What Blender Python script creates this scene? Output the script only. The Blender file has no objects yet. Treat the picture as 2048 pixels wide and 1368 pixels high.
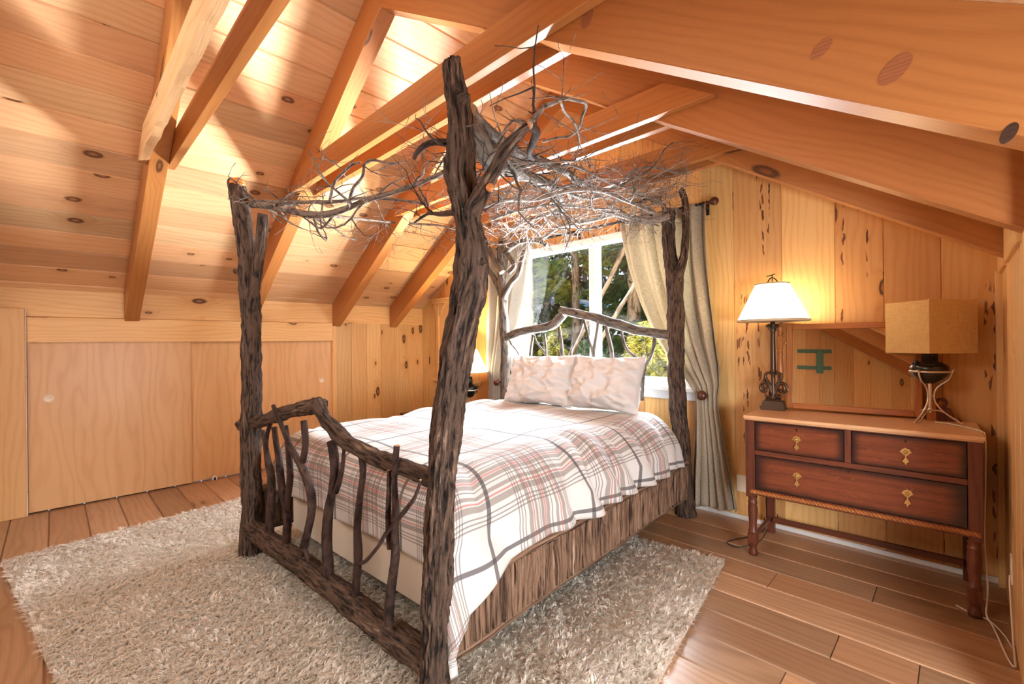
import bpy, bmesh, math, random
import numpy as np
from mathutils import Vector, Matrix, noise
random.seed(7); np.random.seed(7)
V=Vector; PI=math.pi
sc=bpy.context.scene
COL=sc.collection

# ------------------------------------------------------------------ camera
FPX=908.0; CAMH=1.30
yaw,pitch,roll=0.78095,0.00027,-0.0108
fw=V((-math.sin(yaw)*math.cos(pitch),math.cos(yaw)*math.cos(pitch),math.sin(pitch)))
r0=V((math.cos(yaw),math.sin(yaw),0)); u0=r0.cross(fw)
rt=r0*math.cos(roll)+u0*math.sin(roll); up=-r0*math.sin(roll)+u0*math.cos(roll)
CAM=V((0,0,CAMH))
cd=bpy.data.cameras.new('camera'); cam=bpy.data.objects.new('camera',cd); COL.objects.link(cam)
cd.sensor_width=36; cd.sensor_fit='HORIZONTAL'; cd.lens=36*FPX/2048; cd.clip_start=.02; cd.clip_end=300
cam.matrix_world=Matrix(((rt.x,up.x,-fw.x,CAM.x),(rt.y,up.y,-fw.y,CAM.y),(rt.z,up.z,-fw.z,CAM.z),(0,0,0,1)))
sc.camera=cam
def ray(u,v): return fw+rt*((u-1024)/FPX)-up*((v-684)/FPX)
def at(u,v,p0,n):
    d=ray(u,v); return CAM+d*((V(p0)-CAM).dot(V(n))/d.dot(V(n)))
def aty(u,v,y): return at(u,v,(0,y,0),(0,1,0))

def dep0(p): return (V(p)-CAM).dot(fw)
# ------------------------------------------------------------------ mesh builder
def unit(a): return V({'x':(1,0,0),'y':(0,1,0),'z':(0,0,1)}[a]) if isinstance(a,str) else V(a).normalized()
def rtint(): return (random.random(),random.random(),random.random())
class MB:
    def __init__(s): s.v=[];s.f=[];s.uv=[];s.t=[];s.m=[];s.sm=[]
    def add(s,vs): b=len(s.v); s.v.extend([tuple(p) for p in vs]); return b
    def face(s,idx,uvs,t=(.5,.5,.5),m=0,sm=False):
        s.f.append(tuple(idx)); s.uv.extend(uvs); s.t.append(t); s.m.append(m); s.sm.append(sm)
    def poly(s,pts,axis,t,off,m=0,flip=False,sm=False):
        pts=[V(p) for p in pts]
        if flip: pts=pts[::-1]
        n=V((0,0,0))
        for i in range(len(pts)): n+=pts[i].cross(pts[(i+1)%len(pts)])
        if n.length<1e-14: return
        n.normalize(); a=axis
        if abs(n.dot(a))>.85:
            a=V((0,0,1)) if abs(n.z)<.8 else V((1,0,0))
        b=n.cross(a).normalized(); a2=b.cross(n)
        i0=s.add(pts)
        s.face(range(i0,i0+len(pts)),[(p.dot(a2)+off[0],p.dot(b)+off[1]) for p in pts],t,m,sm)
    def bm(s,bm,axis='x',t=None,m=0,M=None,sm=False,off=None):
        axis=unit(axis); t=t or rtint(); off=off or (random.uniform(0,40),random.uniform(0,40))
        if M is not None: bm.transform(M); axis=(M.to_3x3()@axis).normalized()
        bm.normal_update()
        for f in bm.faces: s.poly([v.co for v in f.verts],axis,t,off,m,sm=sm)
        bm.free()
    def box(s,x0,x1,y0,y1,z0,z1,axis='x',bev=0,t=None,m=0,M=None,seg=1,sm=False):
        bm=bmesh.new(); bmesh.ops.create_cube(bm,size=1)
        bm.transform(Matrix.Translation(((x0+x1)/2,(y0+y1)/2,(z0+z1)/2))@Matrix.Diagonal((abs(x1-x0),abs(y1-y0),abs(z1-z0),1)))
        if bev: bmesh.ops.bevel(bm,geom=list(bm.edges),offset=bev,segments=seg,affect='EDGES',profile=.5)
        s.bm(bm,axis,t,m,M,sm)
    def prism(s,poly,ext,axis,t=None,m=0,bev=0,M=None):
        """closed planar polygon (3d points) extruded along vector ext"""
        bm=bmesh.new(); vs=[bm.verts.new(p) for p in poly]; f=bm.faces.new(vs)
        r=bmesh.ops.extrude_face_region(bm,geom=[f]); e=V(ext)
        for g in r['geom']:
            if isinstance(g,bmesh.types.BMVert): g.co+=e
        bmesh.ops.recalc_face_normals(bm,faces=list(bm.faces))
        if bev: bmesh.ops.bevel(bm,geom=list(bm.edges),offset=bev,segments=1,affect='EDGES')
        s.bm(bm,axis,t,m,M)
    def board(s,quad,nrm,th,axis,t=None,g=.002,m=0):
        """face quad/polygon (front face outline), thickness th behind (against nrm); small v-groove around"""
        n=V(nrm).normalized(); a=unit(axis); t=t or rtint(); off=(random.uniform(0,40),random.uniform(0,40))
        q=[V(p) for p in quad]; c=sum(q,V((0,0,0)))/len(q)
        b=n.cross(a).normalized()
        fr=[]
        for p in q:
            d=p-c; sb=d.dot(b); sa=d.dot(a)
            fr.append(p-b*math.copysign(min(g,abs(sb)),sb)-a*math.copysign(min(g*.4,abs(sa)),sa))
        md=[p-n*g*1.5 for p in q]
        fr=[p for p in fr]; bk=[p-n*th for p in q]
        k=len(q)
        nn=V((0,0,0))
        for i in range(k): nn+=q[i].cross(q[(i+1)%k])
        fl=nn.dot(n)<0
        s.poly(fr,a,t,off,m,fl); s.poly(bk,a,t,off,m,not fl)
        for i in range(k):
            j=(i+1)%k
            s.poly([fr[j],fr[i],md[i],md[j]],a,t,off,m,fl)
            s.poly([md[j],md[i],bk[i],bk[j]],a,t,off,m,fl)
    def tube(s,pts,rad,seg=12,m=0,t=None,rough=0,fr=40,fl=9,lump=0,capm=None,sm=True,cap=True,flat=None):
        t=t or rtint(); n=len(pts); pts=[V(p) for p in pts]
        if not hasattr(rad,'__len__'): rad=[rad]*n
        tan=[(pts[min(i+1,n-1)]-pts[max(i-1,0)]).normalized() for i in range(n)]
        a=tan[0].orthogonal().normalized(); rings=[]; L=0; Ls=[]
        for i in range(n):
            a=(a-tan[i]*a.dot(tan[i])).normalized(); b=tan[i].cross(a)
            if i: L+=(pts[i]-pts[i-1]).length
            Ls.append(L); ring=[]
            for k in range(seg):
                th=2*PI*k/seg; d=a*math.cos(th)+b*math.sin(th); r=rad[i]
                if rough:
                    q=V((math.cos(th)*rad[i]*fr,math.sin(th)*rad[i]*fr,L*fl+t[2]*30))
                    x=noise.noise(q); r+=rough*(.45-abs(x)*2.2)+rough*.5*noise.noise(q*2.3)
                if lump:
                    r+=lump*noise.noise(V((math.cos(th)*1.2,math.sin(th)*1.2,L*5+t[0]*50)))
                ring.append(pts[i]+d*max(r,.0006))
            rings.append(s.add(ring))
        rm=sum(rad)/n; o=t[1]*20
        for i in range(n-1):
            for k in range(seg):
                k2=(k+1)%seg; A,B=rings[i],rings[i+1]
                v0=2*PI*rm*k/seg; v1=2*PI*rm*(k+1)/seg
                s.face((A+k,A+k2,B+k2,B+k),[(Ls[i]+o,v0),(Ls[i]+o,v1),(Ls[i+1]+o,v1),(Ls[i+1]+o,v0)],t,m,sm)
        if cap:
            cm=m if capm is None else capm
            for i,rev in ((0,True),(n-1,False)):
                idx=[rings[i]+k for k in range(seg)]
                i0=s.add([s.v[j] for j in idx]); ids=list(range(i0,i0+seg))
                if rev: ids=ids[::-1]
                s.face(ids,[((V(s.v[j])-pts[i]).dot(a),(V(s.v[j])-pts[i]).dot(b)) for j in ids],t,cm)
    def lathe(s,prof,c=(0,0,0),seg=28,m=0,t=None,axis=V((0,0,1)),sm=True,ang=0,sq=None):
        t=t or rtint(); c=V(c); axis=V(axis).normalized(); a=axis.orthogonal().normalized(); b=axis.cross(a); L=0; R=[]
        o=t[1]*20
        for i,(r,z) in enumerate(prof):
            R.append(s.add([c+axis*z+(a*math.cos(ang+2*PI*k/seg)+b*math.sin(ang+2*PI*k/seg))*max(r,1e-4) for k in range(seg)]))
        for i in range(len(prof)-1):
            d=math.hypot(prof[i+1][0]-prof[i][0],prof[i+1][1]-prof[i][1])
            for k in range(seg):
                k2=(k+1)%seg; r=max(prof[i][0],prof[i+1][0])
                v0=2*PI*r*k/seg; v1=2*PI*r*(k+1)/seg
                s.face((R[i]+k,R[i]+k2,R[i+1]+k2,R[i+1]+k),[(L+o,v0),(L+o,v1),(L+d+o,v1),(L+d+o,v0)],t,m,sm)
            L+=d
        for i,rev in ((0,True),(len(prof)-1,False)):
            if prof[i][0]>.0015:
                ids=[R[i]+k for k in range(seg)]
                i0=s.add([s.v[j] for j in ids]); ids=list(range(i0,i0+seg))
                if rev: ids=ids[::-1]
                s.face(ids,[((V(s.v[j])-c).dot(a),(V(s.v[j])-c).dot(b)) for j in ids],t,m)
    def grid(s,P,UV,m=0,t=None,sm=True,flip=False):
        """P: nu x nv array of points"""
        t=t or (.5,.5,.5); nu=len(P); nv=len(P[0])
        i0=s.add([p for row in P for p in row])
        for i in range(nu-1):
            for j in range(nv-1):
                q=[(i,j),(i+1,j),(i+1,j+1),(i,j+1)]
                if flip: q=q[::-1]
                s.face([i0+x*nv+y for x,y in q],[UV[x][y] for x,y in q],t,m,sm)
    def build(s,name,mats,parent=None,loc=None,label=None):
        me=bpy.data.meshes.new(name); me.from_pydata(s.v,[],s.f)
        if not isinstance(mats,(list,tuple)): mats=[mats]
        for m in mats: me.materials.append(m)
        uv=me.uv_layers.new(name='UVMap'); uv.data.foreach_set('uv',np.array(s.uv,dtype=np.float32).ravel())
        at_=me.attributes.new('tint','FLOAT_COLOR','FACE')
        tc=np.ones((len(s.f),4),dtype=np.float32); tc[:,:3]=np.array(s.t,dtype=np.float32).reshape(-1,3); at_.data.foreach_set('color',tc.ravel())
        me.polygons.foreach_set('material_index',np.array(s.m,dtype=np.int32))
        me.polygons.foreach_set('use_smooth',np.array(s.sm,dtype=bool))
        me.update()
        o=bpy.data.objects.new(name,me); COL.objects.link(o)
        if parent is not None: put(o,parent)
        elif loc is not None:
            me.transform(Matrix.Translation(-V(loc))); o.location=loc
        if label: o['label']=label
        return o
ORG={}
def wloc(o): return ORG.get(o.name,V((0,0,0)))
def put(o,parent):
    """parent o (its mesh in world coordinates) under parent, whose world origin is known"""
    me=o.data; base=wloc(parent); me.transform(Matrix.Translation(-base)); o.parent=parent; ORG[o.name]=base.copy()
def tag(o,label,cat,group=None,kind=None):
    o['label']=label; o['category']=cat
    if group: o['group']=group
    if kind: o['kind']=kind
    return o
def thing(name,label,cat,loc,group=None):
    o=bpy.data.objects.new(name,None); COL.objects.link(o); o.location=loc; o.empty_display_size=.1
    ORG[o.name]=V(loc); return tag(o,label,cat,group)
def struct(o,label=None,cat=None,group=None):
    o['kind']='structure'
    if label: o['label']=label
    if cat: o['category']=cat
    if group: o['group']=group
    return o
def spline(pts,rad=None,step=.03):
    """Catmull-Rom through points; returns points and radii"""
    P=[V(p) for p in pts]; n=len(P); out=[];ro=[]
    for i in range(n-1):
        p0=P[max(i-1,0)];p1=P[i];p2=P[i+1];p3=P[min(i+2,n-1)]
        k=max(1,int(math.ceil((p2-p1).length/step)))
        for j in range(k):
            t=j/k
            out.append(.5*((2*p1)+(p2-p0)*t+(2*p0-5*p1+4*p2-p3)*t*t+(3*p1-p0-3*p2+p3)*t**3))
            if rad: ro.append(rad[i]+(rad[i+1]-rad[i])*t)
    out.append(P[-1])
    if rad: ro.append(rad[-1]); return out,ro
    return out
def lerp(a,b,t): return a+(b-a)*t
def interp(x,xs,ys):
    return float(np.interp(x,xs,ys))

# ------------------------------------------------------------------ materials
class G:
    def __init__(s,name):
        s.m=bpy.data.materials.new(name); s.m.use_nodes=True; s.nt=s.m.node_tree; s.nt.nodes.clear()
        s.out=s.nt.nodes.new('ShaderNodeOutputMaterial')
    def n(s,t,props=None,**inp):
        nd=s.nt.nodes.new('ShaderNode'+t)
        for k,v in (props or {}).items(): setattr(nd,k,v)
        for k,v in inp.items():
            k=k.replace('_',' ')
            s.set(nd.inputs[int(k[1:])] if k[0]=='i' and k[1:].isdigit() else nd.inputs[k],v)
        return nd
    def set(s,sock,v):
        if isinstance(v,bpy.types.NodeSocket): s.nt.links.new(v,sock)
        elif hasattr(v,'__len__') and len(v)==3 and sock.type=='RGBA': sock.default_value=(*v,1)
        else: sock.default_value=v
    def mt(s,op,a,b=0,c=0,clamp=False):
        nd=s.n('Math',{'operation':op,'use_clamp':clamp}); s.set(nd.inputs[0],a); s.set(nd.inputs[1],b); s.set(nd.inputs[2],c); return nd.outputs[0]
    def mix(s,f,a,b,bt='MIX'):
        nd=s.n('MixRGB',{'blend_type':bt}); s.set(nd.inputs[0],f); s.set(nd.inputs[1],a); s.set(nd.inputs[2],b); return nd.outputs[0]
    def ss(s,x,a,b):
        nd=s.n('MapRange',{'interpolation_type':'SMOOTHSTEP'}); s.set(nd.inputs[0],x); nd.inputs[1].default_value=a; nd.inputs[2].default_value=b; return nd.outputs[0]
    def vec(s,x,y,z=0):
        nd=s.n('CombineXYZ'); s.set(nd.inputs[0],x); s.set(nd.inputs[1],y); s.set(nd.inputs[2],z); return nd.outputs[0]
    def noise(s,vec,scale=1,detail=3,rough=.5,dist=0):
        nd=s.n('TexNoise'); s.set(nd.inputs['Vector'],vec); nd.inputs['Scale'].default_value=scale; nd.inputs['Detail'].default_value=detail; nd.inputs['Roughness'].default_value=rough; nd.inputs['Distortion'].default_value=dist; return nd.outputs[0]
    def uv(s):
        nd=s.n('UVMap'); nd.uv_map='UVMap'; sp=s.n('SeparateXYZ'); s.nt.links.new(nd.outputs[0],sp.inputs[0]); return sp.outputs[0],sp.outputs[1]
    def tint(s):
        nd=s.n('Attribute'); nd.attribute_name='tint'; sp=s.n('SeparateXYZ'); s.nt.links.new(nd.outputs['Vector'],sp.inputs[0]); return sp.outputs[0],sp.outputs[1],sp.outputs[2]
    def bsdf(s,**k):
        b=s.n('BsdfPrincipled',None,**k); s.nt.links.new(b.outputs[0],s.out.inputs[0]); s.b=b; return b
    def bump(s,h,strength=.3,dist=.01):
        nd=s.n('Bump',None,Strength=strength,Distance=dist); s.set(nd.inputs['Height'],h); s.set(s.b.inputs['Normal'],nd.outputs[0])
def plain(name,col,rough=.5,metal=0,**k):
    g=G(name); g.bsdf(Base_Color=col,Roughness=rough,Metallic=metal,**k); return g.m
def wood(name,c1,c2,c3,knot=(.10,.035,.012),kp=.33,ku=3.2,kv=6.0,ks=1.0,rings=26,streak=.5,var=.35,hue=.6,holes=0,rough=.42,stain=0,stc=(.06,.03,.02),bump=.15,fig=0,spec=.4,edge=0):
    g=G(name); u,v=g.uv(); tr,tg,tb=g.tint()
    zz=g.mt('MULTIPLY',tb,37)
    warp=g.noise(g.vec(g.mt('MULTIPLY',u,1.1),g.mt('MULTIPLY',v,5),zz),1,2)
    vo=g.n('TexVoronoi',{'voronoi_dimensions':'2D'}); g.set(vo.inputs['Vector'],g.vec(g.mt('MULTIPLY',u,ku),g.mt('MULTIPLY',v,kv)))
    vo.inputs['Scale'].default_value=1; vo.inputs['Randomness'].default_value=.9
    cs=g.n('SeparateXYZ'); g.nt.links.new(vo.outputs['Color'],cs.inputs[0])
    d=vo.outputs['Distance']
    gate=g.mt('LESS_THAN',cs.outputs[0],kp)
    size=g.mt('MULTIPLY_ADD',cs.outputs[1],.09*ks,.055*ks)
    dn=g.mt('DIVIDE',d,size)
    dn=g.mt('ADD',dn,g.mt('MULTIPLY',g.mt('SUBTRACT',g.noise(g.vec(g.mt('MULTIPLY',u,30),g.mt('MULTIPLY',v,30),zz),1,2),.5),.5))
    kn=g.mt('MULTIPLY',g.ss(dn,1.1,.85),gate)
    rim=g.mt('MULTIPLY',g.mt('MULTIPLY',g.ss(dn,1.35,1.0),g.ss(dn,.7,.95)),gate)
    halo=g.mt('MULTIPLY',g.ss(dn,4.5,.8),gate)
    ph=g.mt('ADD',g.mt('MULTIPLY',v,rings),g.mt('MULTIPLY',warp,5.0))
    ph=g.mt('ADD',ph,g.mt('MULTIPLY',halo,1.6))
    ring=g.mt('MULTIPLY_ADD',g.mt('SINE',g.mt('MULTIPLY',ph,2*PI)),.5,.5)
    ring=g.mt('POWER',ring,2.2)
    st=g.noise(g.vec(g.mt('MULTIPLY',u,4),g.mt('MULTIPLY',v,130),zz),1,3,.6)
    big=g.noise(g.vec(g.mt('MULTIPLY',u,.8),g.mt('MULTIPLY',v,3),g.mt('ADD',zz,9)),1,2)
    f=g.mt('ADD',g.mt('MULTIPLY',ring,.34),g.mt('MULTIPLY',g.mt('SUBTRACT',st,.42),streak*1.6),0,True)
    f=g.mt('ADD',f,g.mt('MULTIPLY',g.mt('SUBTRACT',big,.45),.9),0,True)
    c=g.mix(f,c1,c2)
    c=g.mix(g.mt('MULTIPLY',tg,hue),c,g.mix(.6,c,c3,'MIX'))
    c=g.mix(g.mt('MULTIPLY',halo,.45),c,c2)
    c=g.mix(kn,c,g.mix(g.ss(dn,.75,.2),knot,g.mix(.55,knot,c2)))
    c=g.mix(g.mt('MULTIPLY',rim,.5),c,g.mix(.5,knot,(.01,.005,.003)))
    if stain:
        sn=g.noise(g.vec(g.mt('MULTIPLY',u,1.3),g.mt('MULTIPLY',v,9),g.mt('ADD',zz,3)),1,4,.6)
        sm=g.mt('MULTIPLY',g.ss(sn,.55,.75),g.mt('MULTIPLY',g.ss(tr,.75,.5),stain))
        c=g.mix(sm,c,g.mix(.5,stc,c))
    hole=None
    if holes:
        h=g.n('TexVoronoi',{'voronoi_dimensions':'2D'}); g.set(h.inputs['Vector'],g.vec(g.mt('ADD',g.mt('MULTIPLY',u,9),g.mt('MULTIPLY',st,.6)),g.mt('ADD',g.mt('MULTIPLY',v,52),g.mt('MULTIPLY',g.noise(g.vec(g.mt('MULTIPLY',u,14),g.mt('MULTIPLY',v,14),zz),1,2),2.4)))); h.inputs['Scale'].default_value=1
        hs=g.n('SeparateXYZ'); g.nt.links.new(h.outputs['Color'],hs.inputs[0])
        reg=g.noise(g.vec(g.mt('MULTIPLY',u,.9),g.mt('MULTIPLY',v,17),g.mt('ADD',zz,5)),1,1)
        rg=g.mt('MULTIPLY',g.ss(reg,.56,.62),g.mt('GREATER_THAN',tb,.35))
        hole=g.mt('MULTIPLY',g.mt('MULTIPLY',g.ss(h.outputs['Distance'],.40,.30),g.mt('LESS_THAN',hs.outputs[0],.5)),rg)
        c=g.mix(g.mt('MULTIPLY',hole,holes),c,g.mix(hs.outputs[1],(.10,.03,.009),(.30,.10,.025)))
    br=g.mt('MULTIPLY_ADD',tr,var,1-var*.5)
    c=g.mix(1,c,g.vec(br,br,br),'MULTIPLY')
    if fig:
        fn=g.noise(g.vec(g.mt('MULTIPLY',u,22),g.mt('MULTIPLY',v,60),zz),1,2,.5,1.5)
        c=g.mix(g.mt('MULTIPLY',g.ss(fn,.55,.7),fig),c,c1)
    if edge:
        tc=g.n('TexCoord'); sp=g.n('SeparateXYZ'); g.nt.links.new(tc.outputs['Generated'],sp.inputs[0])
        ex=g.mt('MINIMUM',sp.outputs[0],g.mt('SUBTRACT',1,sp.outputs[0])); ez=g.mt('MINIMUM',sp.outputs[2],g.mt('SUBTRACT',1,sp.outputs[2]))
        en=g.noise(g.vec(g.mt('MULTIPLY',u,7),g.mt('MULTIPLY',v,9),zz),1,2)
        m=g.mt('MULTIPLY',g.ss(g.mt('ADD',ex,g.mt('MULTIPLY',en,.05)),.02,.13),g.ss(g.mt('ADD',ez,g.mt('MULTIPLY',en,.1)),.03,.26))
        c=g.mix(g.mt('SUBTRACT',1,m),c,(.022,.010,.009))
    g.bsdf(Base_Color=c,Roughness=rough)
    g.b.inputs['Specular IOR Level'].default_value=spec
    hh=g.mt('ADD',g.mt('MULTIPLY',st,.5),g.mt('MULTIPLY',ring,.25))
    if hole is not None: hh=g.mt('SUBTRACT',hh,g.mt('MULTIPLY',hole,3))
    g.bump(hh,bump,.004)
    return g.m
PINE_C=wood('pine_ceiling',(.75,.50,.27),(.55,.29,.115),(.62,.28,.13),kp=.22,knot=(.17,.065,.03),var=.5,hue=.9,stain=.6,stc=(.13,.07,.045))
PINE_W=wood('pine_wall',(.80,.54,.24),(.62,.31,.10),(.66,.30,.11),kp=.22,ku=2.6,var=.3,hue=.7)
PECKY=wood('pecky_wall',(.82,.55,.22),(.64,.29,.075),(.68,.24,.07),kp=.20,ku=2.2,var=.3,hue=.8,holes=1.0)
FIR=wood('fir_beam',(.47,.195,.056),(.33,.12,.03),(.34,.10,.03),kp=.05,ku=1.6,kv=5,rings=30,var=.15,hue=.5,rough=.36)
KNOTM=wood('knot_wood',(.36,.13,.05),(.14,.04,.02),(.2,.06,.03),kp=0,rings=120,var=.1)
KNOTD=wood('dark_knot',(.06,.03,.02),(.03,.015,.01),(.04,.02,.01),kp=0,rings=90,var=.1)
ROUGHB=wood('rough_beam',(.66,.42,.21),(.42,.20,.07),(.5,.25,.1),kp=.2,rings=14,var=.2,stain=.9,stc=(.16,.12,.09),rough=.7,bump=.6)
PLY=wood('door_panel',(.73,.45,.215),(.57,.29,.11),(.68,.33,.12),kp=0,rings=13,streak=.35,var=.12,hue=.4,rough=.35)
FLOORW=wood('floor_wood',(.44,.265,.15),(.21,.105,.048),(.30,.12,.045),kp=.15,ku=1.8,kv=5,rings=22,var=.5,hue=.7,rough=.30,stain=.6,stc=(.05,.03,.02),spec=.5)
OAKD=wood('dark_oak',(.16,.046,.022),(.042,.013,.008),(.08,.02,.011),kp=0,rings=22,streak=.9,var=.3,hue=.6,rough=.34,fig=.5)
OAKDR=wood('burnished_drawer_oak',(.25,.070,.028),(.085,.022,.011),(.14,.03,.013),kp=0,rings=22,streak=.9,var=.2,hue=.5,rough=.3,fig=.7,edge=1)
OAKT=wood('lamplit_oak_top',(.74,.47,.26),(.50,.24,.09),(.5,.25,.1),kp=0,rings=30,var=.15,hue=.3,rough=.35)  # dresser top lightened: lamp light put into the wood colour
OAKM=wood('oak_mirror',(.46,.17,.045),(.24,.065,.018),(.34,.10,.03),kp=0,rings=40,var=.2,hue=.5,rough=.32)
LPINE=wood('light_pine',(.80,.52,.22),(.66,.33,.10),(.7,.35,.12),kp=.05,var=.2,rough=.4)
WHITE=plain('white_vinyl',(.86,.86,.84),.35)
CREAM=plain('cream_plastic',(.82,.74,.58),.4)
BRONZE=plain('dark_bronze',(.085,.052,.032),.33,.75)
IRON=plain('dark_iron',(.03,.028,.026),.4,.6)
BRASS=plain('aged_brass',(.62,.42,.16),.34,.9)
KNOB=plain('stained_knob',(.085,.025,.012),.25)
SILVER=plain('silver_wire',(.78,.72,.62),.28,.9)
DKGL=plain('dark_font_metal',(.05,.05,.045),.2,.85)
GREEN=plain('verdigris_iron',(.10,.26,.20),.6,.2)
CORDW=plain('white_cord',(.70,.62,.50),.5)
CORDB=plain('black_cord',(.02,.018,.015),.5)
def mirror_mat():
    g=G('silvered_glass'); u,v=g.uv(); n=g.noise(g.vec(u,v),14,5,.7)
    g.bsdf(Base_Color=(.80,.80,.78),Metallic=1.0,Roughness=g.mt('MULTIPLY',g.ss(n,.55,.8),.12)); return g.m
MIRR=mirror_mat()
def glass_mat():
    g=G('window_glass'); t=g.n('BsdfTransparent'); gl=g.n('BsdfGlossy',None,Roughness=.02); fr=g.n('Fresnel',None,IOR=1.3)
    mx=g.n('MixShader'); g.set(mx.inputs[0],fr.outputs[0]); g.nt.links.new(t.outputs[0],mx.inputs[1]); g.nt.links.new(gl.outputs[0],mx.inputs[2])
    g.nt.links.new(mx.outputs[0],g.out.inputs[0]); return g.m
GLASS=glass_mat()
def bark(name,dark,mid,light,lt=.62,us=9,vs=55,bs=.9):
    g=G(name); u,v=g.uv(); tr,tg,tb=g.tint(); zz=g.mt('MULTIPLY',tb,20)
    a=g.noise(g.vec(g.mt('MULTIPLY',u,us),g.mt('MULTIPLY',v,vs),zz),1,5,.65,.6)
    b=g.noise(g.vec(g.mt('MULTIPLY',u,3),g.mt('MULTIPLY',v,9),zz),1,3)
    e=g.noise(g.vec(g.mt('MULTIPLY',u,70),g.mt('MULTIPLY',v,110),zz),1,2)
    c=g.mix(g.ss(a,.36,.55),dark,mid)
    c=g.mix(g.mt('MULTIPLY',g.ss(a,.52,.72),g.ss(b,lt-.22,lt+.1)),c,light)
    c=g.mix(g.mt('MULTIPLY',g.ss(e,.66,.8),.35),c,light)
    g.bsdf(Base_Color=c,Roughness=.82); g.b.inputs['Specular IOR Level'].default_value=.25
    g.bump(g.mt('ADD',a,g.mt('MULTIPLY',e,.2)),bs,.012); return g.m
BARK=bark('hickory_bark',(.010,.007,.006),(.105,.066,.046),(.38,.26,.18),us=11,vs=75,bs=1.0)
BARKS=bark('smooth_bark',(.018,.010,.009),(.06,.034,.026),(.15,.095,.066),us=14,vs=30,bs=.5)
BARKG=bark('grey_bark',(.035,.028,.024),(.145,.118,.095),(.34,.29,.235),us=12,vs=50,bs=.6)
SLAB=bark('bark_slab',(.028,.015,.010),(.27,.16,.10),(.62,.47,.33),us=2.2,vs=105,bs=1.0)
TWIG=bark('twig_bark',(.05,.036,.03),(.20,.155,.125),(.46,.40,.34),us=20,vs=60,bs=.3)
CUT=wood('cut_wood',(.56,.21,.055),(.40,.12,.03),(.5,.18,.05),kp=0,rings=60,var=.1)
CUTL=wood('pale_cut_wood',(.56,.34,.18),(.42,.22,.10),(.5,.28,.14),kp=0,rings=60,var=.1)
def plaid():
    g=G('plaid_cotton'); u,v=g.uv()
    def stripes(c,per,o):
        m=g.mt('SUBTRACT',g.mt('MODULO',g.mt('ADD',c,o+50*per),per),per/2)   # -per/2..per/2
        am=g.mt('ABSOLUTE',m)
        def ln(x,w):  # line at |m|=x
            return g.mt('LESS_THAN',g.mt('ABSOLUTE',g.mt('SUBTRACT',am,x)),w/2)
        dk=ln(per/2,.018)
        thin=g.mt('ADD',ln(.155,.005),g.mt('ADD',ln(.142,.005),g.mt('ADD',ln(.128,.005),ln(.036,.005))),0,True)
        mid=g.mt('ADD',ln(.098,.022),g.mt('ADD',ln(.060,.014),ln(.016,.018)),0,True)
        red=g.mt('ADD',ln(.079,.007),ln(.0,.009),0,True)
        return dk,thin,mid,red
    base=(.66,.65,.63)
    c=base; 
    for (co,per,o) in ((u,.56,.05),(v,.58,.42)):
        dk,thin,mid,red=stripes(co,per,o)
        c=g.mix(g.mt('MULTIPLY',thin,.66),c,(.13,.115,.105))
        c=g.mix(g.mt('MULTIPLY',mid,.62),c,(.17,.135,.11))
        c=g.mix(g.mt('MULTIPLY',dk,.82),c,(.07,.065,.07))
        c=g.mix(g.mt('MULTIPLY',red,.62),c,(.46,.06,.045))
    w=g.mt('ADD',g.mt('SINE',g.mt('MULTIPLY',u,3000)),g.mt('SINE',g.mt('MULTIPLY',v,3000)))
    g.bsdf(Base_Color=c,Roughness=.85); g.b.inputs['Specular IOR Level'].default_value=.2
    g.b.inputs['Sheen Weight'].default_value=.2
    return g.m
PLAID=plaid()
def cloth(name,col,col2,sc_=260,trans=0,rough=.9,bs=.15,wv=.4):
    g=G(name); u,v=g.uv(); a=g.noise(g.vec(g.mt('MULTIPLY',u,sc_),g.mt('MULTIPLY',v,sc_*.12)),1,2); b=g.noise(g.vec(g.mt('MULTIPLY',u,sc_*.12),g.mt('MULTIPLY',v,sc_)),1,2)
    f=g.mt('MULTIPLY',g.mt('ADD',a,b),.5); c=g.mix(g.ss(f,.5-wv*.4,.5+wv*.4),col2,col)
    g.bsdf(Base_Color=c,Roughness=rough); g.b.inputs['Specular IOR Level'].default_value=.15
    g.bump(f,bs,.002)
    if trans:
        t=g.n('BsdfTranslucent'); g.set(t.inputs[0],c); mx=g.n('MixShader'); mx.inputs[0].default_value=trans
        g.nt.links.new(g.b.outputs[0],mx.inputs[1]); g.nt.links.new(t.outputs[0],mx.inputs[2]); g.nt.links.new(mx.outputs[0],g.out.inputs[0])
    return g.m
LINEN=cloth('linen_curtain',(.60,.53,.40),(.40,.34,.25),trans=.22)
COTTON=cloth('white_pillowcase',(.70,.68,.665),(.66,.64,.63),trans=.0,wv=.8)
QUILT=cloth('cream_quilt',(.76,.69,.58),(.68,.60,.49),wv=.8)
SHADEW=None
def emis_shade(name,col,em,st,edge=0):
    g=G(name); g.bsdf(Base_Color=col,Roughness=.8); g.b.inputs['Emission Color'].default_value=(*em,1); g.b.inputs['Emission Strength'].default_value=st; return g.m
SHADEW=emis_shade('lit_lamp_shade',(.9,.86,.76),(1,.80,.50),5.0)
SHADET=plain('shade_trim',(.62,.50,.32),.6)
SHADEB=cloth('beige_box_shade',(.84,.58,.26),(.74,.48,.19),sc_=160,trans=.25)
SHADEB2=plain('shade_edge',(.75,.6,.38),.7)
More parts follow.
